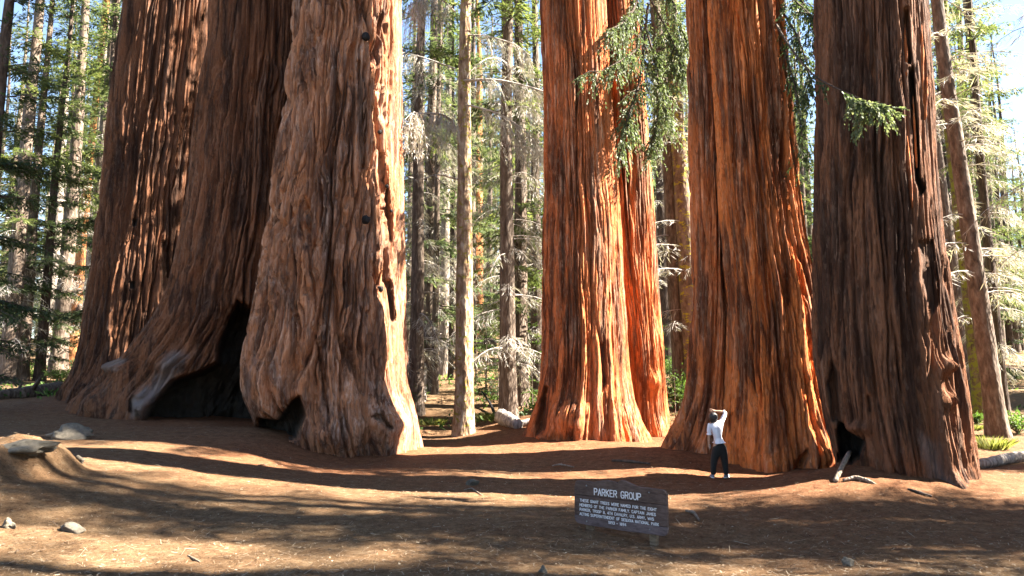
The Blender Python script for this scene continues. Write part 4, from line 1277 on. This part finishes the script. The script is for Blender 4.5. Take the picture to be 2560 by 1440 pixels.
for k, (px, py, s, lab) in enumerate([(1690, 1078, 0.36, 'small bright sapling at the edge of the fused giants'), (1215, 985, 0.72, 'full green young fir behind the mossy trunk'),
                                      (1245, 1000, 0.55, 'shorter green young fir beside the black crooked snag'), (1190, 960, 0.7, 'young fir partly behind the mossy trunk'),
                                      (1035, 1045, 0.25, 'tiny fir seedling below the broken stump'), (1330, 1010, 0.7, 'young fir against the red giant'),
                                      (1660, 1000, 0.6, 'young fir in the shade behind the pale giant'), (130, 900, 0.8, 'young fir beyond the road side'),
                                      (2385, 900, 0.9, 'young fir behind the slender leaning conifers'), (2330, 930, 1.0, 'young fir close behind the torn-bark giant')]):
    conifer('young', gp(px, py), lab, scale=s * 1.2, rz=k, name='fir_sapling')

def ground_cover():
    rng = np.random.RandomState(31)
    a = Acc()
    n = 9000
    ang = rng.uniform(-0.72, 0.72, n)
    D = 29 + 60 * rng.rand(n)
    x = D * np.tan(ang)
    keep = fbm(x * 0.22, D * 0.22, 4.4, 3) > 0.02
    x, D = x[keep], D[keep]
    z = ground_z(x, D)
    m = 5
    n = len(x)
    p = np.repeat(np.stack([x, D, z], -1), m, 0) + rng.uniform(-1, 1, (n * m, 3)) * np.array((0.35, 0.35, 0.0))
    p[:, 2] += rng.uniform(0, 0.22, n * m)
    d = nrm(np.stack([rng.uniform(-1, 1, n * m), rng.uniform(-1, 1, n * m), rng.uniform(0.1, 1.2, n * m)], -1))
    sd = nrm(np.cross(d, rng.uniform(-1, 1, (n * m, 3))))
    l, w = rng.uniform(0.12, 0.28, n * m)[:, None], rng.uniform(0.03, 0.07, n * m)[:, None]
    V = np.stack([p, p + d * l * .5 + sd * w, p + d * l, p + d * l * .5 - sd * w], 1).reshape(-1, 3)
    a.add(V, np.arange(n * m * 4).reshape(-1, 4), 0, np.repeat(rng.rand(n), m))
    o = a.obj('undergrowth', [LEAF_BUSH], None, smooth=False)
    tag(o, 'low green undergrowth scattered over the forest floor behind the giants', 'undergrowth', kind='stuff')

ground_cover()

def litter():
    rng = np.random.RandomState(32)
    n = 42000
    D = 5.5 + 22 * rng.rand(n) ** 1.7
    x = D * rng.uniform(-0.95, 0.95, n)
    z = ground_z(x, D)
    kind = rng.rand(n)
    l = np.where(kind < 0.75, rng.uniform(0.03, 0.10, n), np.where(kind < 0.96, rng.uniform(0.015, 0.05, n), rng.uniform(0.10, 0.26, n)))[:, None]
    w = np.where(kind < 0.75, rng.uniform(0.0015, 0.0035, n), np.where(kind < 0.96, rng.uniform(0.004, 0.010, n), rng.uniform(0.002, 0.005, n)))[:, None]
    th = rng.uniform(0, 6.28, n)
    d = np.stack([np.cos(th), np.sin(th), rng.uniform(-.15, .3, n)], -1)
    sd = np.stack([-np.sin(th), np.cos(th), rng.uniform(-.4, .4, n)], -1)
    p = np.stack([x, D, z + rng.uniform(0.012, 0.03, n)], -1)
    V = np.stack([p - d * l / 2 - sd * w, p + d * l / 2 - sd * w, p + d * l / 2 + sd * w, p - d * l / 2 + sd * w], 1).reshape(-1, 3)
    a = Acc()
    a.add(V, np.arange(n * 4).reshape(-1, 4), 0, rng.rand(n))
    m, nt, b = material('needle_litter')
    r = ramp(nt, [(0.0, (0.05, 0.03, 0.02)), (0.45, (0.17, 0.11, 0.065)), (0.85, (0.26, 0.195, 0.13)), (1.0, (0.36, 0.30, 0.22))])
    nt.links.new(attr(nt, 'var'), r.inputs[0])
    nt.links.new(r.outputs[0], b.inputs['Base Color'])
    b.inputs['Roughness'].default_value = 0.85
    o = a.obj('needle_litter', [m], None, smooth=False)
    tag(o, 'dry needles, bark chips and twigs littering the dirt of the clearing', 'litter', kind='stuff')

litter()

# ------------------------------------------------------------------ wooden sign
def plain(name, col, rough=0.6, metal=0.0):
    m, nt, b = material(name)
    n1 = noise(nt, coords(nt), 30, 4)
    r = ramp(nt, [(0.3, tuple(c * 0.8 for c in col)), (0.7, tuple(min(1, c * 1.15) for c in col))])
    nt.links.new(n1, r.inputs[0])
    nt.links.new(r.outputs[0], b.inputs['Base Color'])
    b.inputs['Roughness'].default_value = rough
    b.inputs['Metallic'].default_value = metal
    return m

def sign_wood(name, a, c, d):
    m, nt, b = material(name)
    st = coords(nt, (0.9, 6, 14))
    n1 = noise(nt, st, 2.2, 6, 0.65, 0.5)
    n2 = noise(nt, coords(nt, (1, 1, 1)), 3.0, 3)
    r = ramp(nt, [(0.3, a), (0.5, c), (0.72, d)])
    nt.links.new(n1, r.inputs[0])
    r2 = ramp(nt, [(0.35, (0.75, 0.7, 0.66)), (0.65, (1.1, 1.1, 1.12))])
    nt.links.new(n2, r2.inputs[0])
    cc = mixc(nt, 0.8, r.outputs[0], r2.outputs[0], 'MULTIPLY')
    nt.links.new(cc, b.inputs['Base Color'])
    b.inputs['Roughness'].default_value = 0.7
    b.inputs['Specular IOR Level'].default_value = 0.25
    bump(nt, b, n1, 0.35, 0.01)
    return m

SIGNW = sign_wood('sign_stained_wood', (0.060, 0.036, 0.028), (0.105, 0.066, 0.054), (0.155, 0.105, 0.090))
SIGNW2 = sign_wood('sign_weathered_plank', (0.085, 0.056, 0.052), (0.145, 0.102, 0.098), (0.20, 0.148, 0.142))
SIGNP = sign_wood('sign_post_wood', (0.10, 0.07, 0.045), (0.20, 0.14, 0.09), (0.30, 0.22, 0.15))
PAINT = plain('sign_paint', (0.78, 0.75, 0.76), 0.6)
BOLT = plain('bolt_steel', (0.25, 0.24, 0.23), 0.4, 0.8)

SL, SR = P(1437, 1312, 10.94), P(1669, 1340, 10.06)
SR[2] = SL[2] = (SL[2] + SR[2]) / 2
S_W = float(np.linalg.norm(SR - SL))
S_U = (SR - SL) / S_W
S_N = np.array((S_U[1], -S_U[0], 0.0))            # towards the viewer
S_H = 0.655
S_T = 0.055

def S(u, v, n=0.0):
    """u along the board in metres, v up, n out of its face"""
    return SL + S_U * u + np.array((0, 0, 1.0)) * v + S_N * n

sign = empty('wooden_sign', (SL + SR) / 2 * np.array((1, 1, 0)) + np.array((0, 0, float(ground_z(*((SL + SR) / 2)[:2])))),
             'brown wooden sign board lettered PARKER GROUP on short posts in the dirt', 'sign')

def top_edge(u):
    t = u / S_W
    return S_H + np.interp(t, [0, .1, .2, .3, .37, .44, .478, .49, .505, .53, .57, .64, .72, .8, 1],
                           [0, .004, -.004, .030, .050, .040, .030, .012, .055, .076, .066, .030, 0, .002, -.004])

def bot_edge(u):
    t = u / S_W
    return np.interp(t, [0, .15, .35, .5, .7, 1], [.012, 0, .004, -.006, .002, .008])

def plank(v0, v1, mat, seed):
    """one board between v0 and v1 (None = the shaped edge), rounded ends, front and back skins"""
    rc = 0.075
    u = np.concatenate([np.linspace(0, rc, 9), np.linspace(rc, S_W - rc, 90)[1:-1], np.linspace(S_W - rc, S_W, 9)])
    lo = bot_edge(u) if v0 is None else np.full(len(u), v0 + 0.0015)
    hi = top_edge(u) if v1 is None else np.full(len(u), v1 - 0.0015)
    e = np.minimum(u, S_W - u)
    inset = np.where(e < rc, rc - np.sqrt(np.maximum(0, rc ** 2 - (rc - e) ** 2)), 0)
    if v1 is None:
        hi = hi - inset
    if v0 is None:
        lo = lo + inset
    bev = 0.008
    rows = [(lo + bev, 0.0), (hi - bev, 0.0), (hi, -bev), (hi, -S_T), (lo, -S_T), (lo, -bev)]
    V = np.array([[S(uu, vv[k], nn) for k, uu in enumerate(u)] for vv, nn in rows]).reshape(-1, 3)
    m = len(u)
    Fq = []
    for r in range(6):
        r2 = (r + 1) % 6
        for k in range(m - 1):
            Fq.append((r * m + k, r * m + k + 1, r2 * m + k + 1, r2 * m + k))
    for k in (0, m - 1):
        Fq.append((0 * m + k, 1 * m + k, 2 * m + k, 5 * m + k))
        Fq.append((5 * m + k, 2 * m + k, 3 * m + k, 4 * m + k))
    mk('plank', V, np.array(Fq), mat, sign, False)

plank(None, 0.135, SIGNW2, 1)
plank(0.135, 0.44, SIGNW, 2)
plank(0.44, None, SIGNW, 3)

GLYPH = {
 'A': [[(0, 0), (.3, 1), (.6, 0)], [(.12, .36), (.48, .36)]], 'B': [[(0, 0), (0, 1), (.4, 1), (.55, .88), (.55, .65), (.4, .53), (0, .53)], [(.4, .53), (.6, .4), (.6, .13), (.42, 0), (0, 0)]],
 'C': [[(.58, .82), (.42, 1), (.18, 1), (0, .8), (0, .2), (.18, 0), (.42, 0), (.58, .18)]], 'D': [[(0, 0), (0, 1), (.35, 1), (.58, .78), (.58, .22), (.35, 0), (0, 0)]],
 'E': [[(.52, 1), (0, 1), (0, 0), (.52, 0)], [(0, .52), (.42, .52)]], 'F': [[(.52, 1), (0, 1), (0, 0)], [(0, .52), (.42, .52)]],
 'G': [[(.58, .82), (.42, 1), (.18, 1), (0, .8), (0, .2), (.18, 0), (.42, 0), (.58, .18), (.58, .45), (.34, .45)]], 'H': [[(0, 0), (0, 1)], [(.56, 0), (.56, 1)], [(0, .5), (.56, .5)]],
 'I': [[(.05, 0), (.05, 1)]], 'J': [[(.45, 1), (.45, .2), (.3, 0), (.14, 0), (0, .18)]], 'K': [[(0, 0), (0, 1)], [(.55, 1), (0, .42)], [(.18, .58), (.58, 0)]],
 'L': [[(0, 1), (0, 0), (.5, 0)]], 'M': [[(0, 0), (0, 1), (.34, .35), (.68, 1), (.68, 0)]], 'N': [[(0, 0), (0, 1), (.56, 0), (.56, 1)]],
 'O': [[(.3, 1), (.12, .93), (0, .72), (0, .28), (.12, .07), (.3, 0), (.48, .07), (.6, .28), (.6, .72), (.48, .93), (.3, 1)]],
 'P': [[(0, 0), (0, 1), (.4, 1), (.57, .87), (.57, .6), (.4, .46), (0, .46)]], 'Q': [[(.3, 1), (.12, .93), (0, .72), (0, .28), (.12, .07), (.3, 0), (.48, .07), (.6, .28), (.6, .72), (.48, .93), (.3, 1)], [(.36, .25), (.62, -.06)]],
 'R': [[(0, 0), (0, 1), (.4, 1), (.57, .87), (.57, .62), (.4, .5), (0, .5)], [(.3, .5), (.58, 0)]], 'S': [[(.54, .84), (.4, 1), (.15, 1), (.01, .86), (.02, .66), (.2, .55), (.42, .47), (.57, .32), (.55, .13), (.4, 0), (.15, 0), (0, .16)]],
 'T': [[(0, 1), (.58, 1)], [(.29, 1), (.29, 0)]], 'U': [[(0, 1), (0, .2), (.16, 0), (.42, 0), (.58, .2), (.58, 1)]], 'V': [[(0, 1), (.3, 0), (.6, 1)]],
 'W': [[(0, 1), (.2, 0), (.4, .7), (.6, 0), (.8, 1)]], 'Y': [[(0, 1), (.3, .5), (.6, 1)], [(.3, .5), (.3, 0)]], '.': [[(.03, 0), (.09, 0.02)]], ',': [[(.1, .06), (.02, -.14)]],
 '-': [[(0, .45), (.5, .45)]], '1': [[(0, .8), (.14, 1), (.14, 0)]], '8': [[(.28, .54), (.06, .66), (.06, .88), (.28, 1), (.5, .88), (.5, .66), (.28, .54), (.02, .38), (.02, .14), (.28, 0), (.54, .14), (.54, .38), (.28, .54)]],
 '9': [[(.54, .62), (.38, .46), (.16, .46), (.02, .62), (.02, .84), (.18, 1), (.38, 1), (.54, .84), (.54, .4), (.4, .05), (.2, 0)]], '3': [[(.02, .86), (.16, 1), (.4, 1), (.54, .84), (.5, .64), (.26, .54), (.52, .44), (.56, .2), (.4, 0), (.14, 0), (0, .14)]],
 '4': [[(.44, 0), (.44, 1), (0, .3), (.6, .3)]]}
WID = {'I': .1, '.': .1, ',': .12, 'M': .68, 'W': .8, '1': .2, 'L': .5, 'E': .52, 'F': .52, 'J': .45, '-': .5, ' ': .42}

def lettering(text, u0, u1, vc, h, th):
    adv = [WID.get(c, .58) + .24 for c in text]
    total = sum(adv) - .24
    sx = (u1 - u0) / total
    a = Acc()
    x = 0
    for c, w in zip(text, adv):
        for st in GLYPH.get(c, []):
            p = np.array([(u0 + (x + q[0]) * sx, vc - h / 2 + q[1] * h) for q in st])
            for k in range(len(p) - 1):
                d = p[k + 1] - p[k]
                L = np.linalg.norm(d) + 1e-9
                d = d / L
                nn = np.array((-d[1], d[0])) * th / 2
                s, e = p[k] - d * th * 0.4, p[k + 1] + d * th * 0.4
                quad = [s - nn, e - nn, e + nn, s + nn]
                lift = 0.0015 + 0.0004 * (k % 3)
                a.add(np.array([S(q[0], q[1], lift) for q in quad]), [(0, 1, 2, 3)])
        x += w
    a.obj('lettering', [PAINT], sign, smooth=False)['kind'] = 'stuff'

W_ = S_W
lettering('PARKER GROUP', .23 * W_, .735 * W_, .79 * S_H, .094, .0135)
for txt, ua, ub, vc in (('THESE GIANT TREES WERE NAMED FOR THE EIGHT', .065, .895, .555), ('MEMBERS OF THE PARKER FAMILY. CAPTAIN JAMES', .062, .885, .448),
                        ('PARKER, TROOP B, 4TH CAVALRY, U.S. ARMY, WAS', .062, .865, .345), ('ACTING SUPERINTENDENT OF SEQUOIA NATIONAL PARK', .060, .915, .243),
                        ('1893 - 1894', .385, .575, .140)):
    lettering(txt, ua * W_, ub * W_, vc * S_H, .037, .0075)
for u, v in ((.143, .905), (.824, .905), (.14, .09), (.824, .11)):
    c = S(u * W_, v * S_H, 0.004)
    V, Ft = lump((0, 0, 0), 0.013, 2, (1, 1, 1), 0.0, 2)
    V = c + V[:, :1] * S_U + V[:, 1:2] * S_N * 0.6 + V[:, 2:] * np.array((0, 0, 1.0))
    mk('bolt', V, Ft, BOLT, sign)
for u in (.145, .835):
    c = S(u * W_, 0, 0)
    gz = float(ground_z(c[0], c[1])) - 0.3
    ht = SL[2] + S_H * 0.88 - gz
    V, Fq = box((0, 0, 0), (0.105, 0.085, ht))
    ctr = S(u * W_, gz + ht / 2 - SL[2], -S_T - 0.0445)
    V = ctr + V[:, :1] * S_U + V[:, 1:2] * S_N + V[:, 2:] * np.array((0, 0, 1.0))
    mk('post', V, Fq, SIGNP, sign, False)

# ------------------------------------------------------------------ person looking up at the giant
def skin_mesh(name, verts, edges, mat, parent, root=0, sub=2):
    """verts: (x, y, z, rx, ry); one continuous skinned surface"""
    me = bpy.data.meshes.new(name)
    base = np.array(parent.location) if parent is not None else np.zeros(3)
    me.from_pydata([tuple(v[:3]) for v in verts], edges, [])
    o = bpy.data.objects.new(name, me)
    COL.objects.link(o)
    if parent is not None:
        o.parent = parent
    md = o.modifiers.new('skin', 'SKIN')
    md.use_smooth_shade = True
    for sv, v in zip(me.skin_vertices[0].data, verts):
        sv.radius = (v[3], v[4])
    me.skin_vertices[0].data[root].use_root = True
    sd = o.modifiers.new('sub', 'SUBSURF')
    sd.levels = sd.render_levels = sub
    me.materials.append(mat)
    return o

SKIN = plain('skin', (0.42, 0.24, 0.16), 0.55)
HAIR = plain('black_hair', (0.012, 0.010, 0.010), 0.5)
TROUS = plain('black_trousers', (0.011, 0.010, 0.009), 0.9)
SOLE = plain('shoe_sole', (0.62, 0.62, 0.60), 0.7)
SHOE = plain('shoe_canvas', (0.13, 0.16, 0.21), 0.8)
PHONE = plain('phone_case', (0.7, 0.7, 0.72), 0.3)
m, nt, b = material('white_shirt')
n1 = noise(nt, coords(nt, (1, 1, 1)), 14, 4, 0.6, 1.2)
b.inputs['Base Color'].default_value = (0.74, 0.73, 0.80, 1)
b.inputs['Roughness'].default_value = 0.85
bump(nt, b, n1, 0.8, 0.03)
SHIRT = m

pf = gp(1800, 1197)
person = empty('person', pf, 'person in white shirt and black trousers gazing up with a hand above the head', 'person')
k_ = 0.001383 * pf[1] / 17.0 * 1.0

def Q(zx, zy, y=0.0):
    """point of the zoomed figure in the photograph -> local metres"""
    return ((zx - 580) * k_, y, (1350 - zy) * k_)

def J(zx, zy, y, rx, ry=None):
    return (*Q(zx, zy, y), rx, ry if ry is not None else rx)

def fingers(verts, edges, wrist, palm_dir, side_dir, curl_dir, s=1.0):
    """palm and five unequal, slightly bent fingers from the wrist vertex"""
    w = np.array(verts[wrist][:3])
    pd, sd, cd = (nrm(np.array(q, float)) for q in (palm_dir, side_dir, curl_dir))
    pc = w + pd * 0.045 * s
    verts.append((*pc, 0.030 * s, 0.017 * s))
    edges.append((wrist, len(verts) - 1))
    pi = len(verts) - 1
    for off, ln in ((-0.030, 0.062), (-0.010, 0.076), (0.010, 0.080), (0.029, 0.070)):
        k0 = pc + pd * 0.042 * s + sd * off * s
        k1 = k0 + (pd * 0.5 + cd * 0.10) * ln * s + sd * off * 0.25
        k2 = k1 + (pd * 0.45 + cd * 0.28) * ln * s + sd * off * 0.2
        n = len(verts)
        verts += [(*k0, 0.0095, 0.0095), (*k1, 0.0085, 0.0085), (*k2, 0.007, 0.007)]
        edges += [(pi, n), (n, n + 1), (n + 1, n + 2)]
    t0 = w + pd * 0.030 * s - sd * 0.030 * s
    t1 = t0 + (pd * 0.6 - sd * 0.75) * 0.040
    t2 = t1 + (pd * 0.9 - sd * 0.25 + cd * 0.3) * 0.030
    n = len(verts)
    verts += [(*t0, 0.012, 0.012), (*t1, 0.010, 0.010), (*t2, 0.0085, 0.0085)]
    edges += [(pi, n), (n, n + 1), (n + 1, n + 2)]

bv = [J(590, 830, 0, .135, .10), J(570, 700, 0, .115, .085), J(545, 560, .0, .125, .09), J(525, 440, 0, .12, .085), J(505, 395, -.01, .05, .05),   # pelvis .. neck
      J(495, 350, -.02, .062, .066), J(488, 305, -.035, .088, .098), J(482, 258, -.05, .072, .082),                                         # head tipped back
      J(430, 425, 0, .052), J(415, 520, -.01, .043), J(412, 605, -.01, .036), J(408, 690, .02, .031), J(412, 765, .04, .022, .024),          # hanging arm
      J(625, 395, 0, .056), J(690, 300, .03, .046), J(728, 218, .06, .036), J(650, 200, .10, .032), J(572, 196, .13, .022, .024),            # raised arm
      J(500, 905, 0, .085), J(480, 1060, .02, .060), J(468, 1180, 0, .050), J(460, 1290, -.01, .036), J(456, 1335, .03, .034), J(452, 1340, .13, .028),
      J(660, 905, 0, .085), J(672, 1060, .02, .060), J(680, 1180, 0, .050), J(684, 1290, -.01, .036), J(690, 1335, .02, .034), J(735, 1340, .08, .028)]
be = [(0, 1), (1, 2), (2, 3), (3, 4), (4, 5), (5, 6), (6, 7), (3, 8), (8, 9), (9, 10), (10, 11), (11, 12), (3, 13), (13, 14), (14, 15), (15, 16), (16, 17),
      (0, 18), (18, 19), (19, 20), (20, 21), (21, 22), (22, 23), (0, 24), (24, 25), (25, 26), (26, 27), (27, 28), (28, 29)]
fingers(bv, be, 12, (.03, .1, -1), (.25, 1, .1), (.9, .1, -.1), 0.95)
fingers(bv, be, 17, (-1, .1, .22), (.15, .35, .95), (-.2, .5, -.7), 0.95)
skin_mesh('body', bv, be, SKIN, person)
sv = [J(585, 740, 0, .165, .120), J(585, 800, 0, .168, .125), J(562, 640, 0, .132, .100), J(545, 555, 0, .136, .10), J(525, 450, 0, .130, .094), J(512, 412, -.01, .062, .058),
      J(428, 430, 0, .062), J(415, 520, -.01, .056), J(412, 592, -.01, .052), J(630, 392, 0, .066), J(688, 300, .03, .058), J(730, 225, .06, .050), J(708, 212, .07, .044)]
se = [(1, 0), (0, 2), (2, 3), (3, 4), (4, 5), (4, 6), (6, 7), (7, 8), (4, 9), (9, 10), (10, 11), (11, 12)]
shirt = skin_mesh('shirt', sv, se, SHIRT, person, 3)
for zx, zy, y, r, dx in ((412, 590, -.01, .060, (.02, 0, 1)), (712, 214, .068, .050, (1, -.3, .15))):
    c = np.array(Q(zx, zy, y)) + pf
    d = nrm(np.array(dx, float))
    mk('cuff', *tube([c - d * .022, c - d * .008, c + d * .008, c + d * .022], [r * .96, r, r * 1.02, r * .95], 12, True, 0.05, 3), SHIRT, person).parent = person
tv = [J(588, 700, 0, .150, .112), J(592, 835, 0, .172, .130), J(512, 920, 0, .112), J(486, 1060, .02, .090), J(472, 1180, 0, .076), J(462, 1300, -.005, .064),
      J(660, 920, 0, .112), J(674, 1060, .02, .090), J(684, 1180, 0, .076), J(690, 1300, -.005, .064)]
te = [(0, 1), (1, 2), (2, 3), (3, 4), (4, 5), (1, 6), (6, 7), (7, 8), (8, 9)]
skin_mesh('trousers', tv, te, TROUS, person, 1)
hc = np.array(Q(487, 300, -.045)) + pf
V, Ft = lump(hc, 0.117, 6, (0.93, 1.0, 1.08), 0.16, 4, 2.2)
cut = (V[:, 1] > hc[1] + 0.05) & (V[:, 2] < hc[2] + 0.06)                    # leave the face free
V[cut, 1] = hc[1] + 0.05
mk('hair', V, Ft, HAIR, person)
for zx, y, ang in ((456, 0.05, 0.0), (705, 0.04, -0.75)):
    c = np.array(Q(zx, 1322, y)) + pf
    V, Ft = lump((0, 0, 0), 1.0, 3, (.047, .13, .052), 0.08, 3)
    V[:, 2] = np.maximum(V[:, 2], -0.022)
    V[:, 2] *= np.where(V[:, 1] > 0.02, 0.75, 1.05)
    ca, sa = math.cos(ang), math.sin(ang)
    rot = lambda A: np.stack([A[:, 0] * ca - A[:, 1] * sa, A[:, 0] * sa + A[:, 1] * ca, A[:, 2]], -1)
    sh = mk('shoe', rot(V) + c + np.array((0, 0, .012)), Ft, SHOE, person)
    W2, F2 = lump((0, 0, 0), 1.0, 3, (.052, .138, .030), 0.05, 3)
    W2[:, 2] = np.clip(W2[:, 2], -.016, .014)
    s2 = mk('sole', rot(W2) + c + np.array((0, 0, -.018)) - pf, F2, SOLE, None)
    s2.parent = sh
hp = np.array(bv[12][:3]) + pf + np.array((0.022, 0.02, -0.055))
V, Fq = box(hp, (0.012, 0.07, 0.10))
ph = mk('phone', V, Fq, PHONE, None, False)
tag(ph, 'pale phone held in the lowered hand of the person', 'phone')
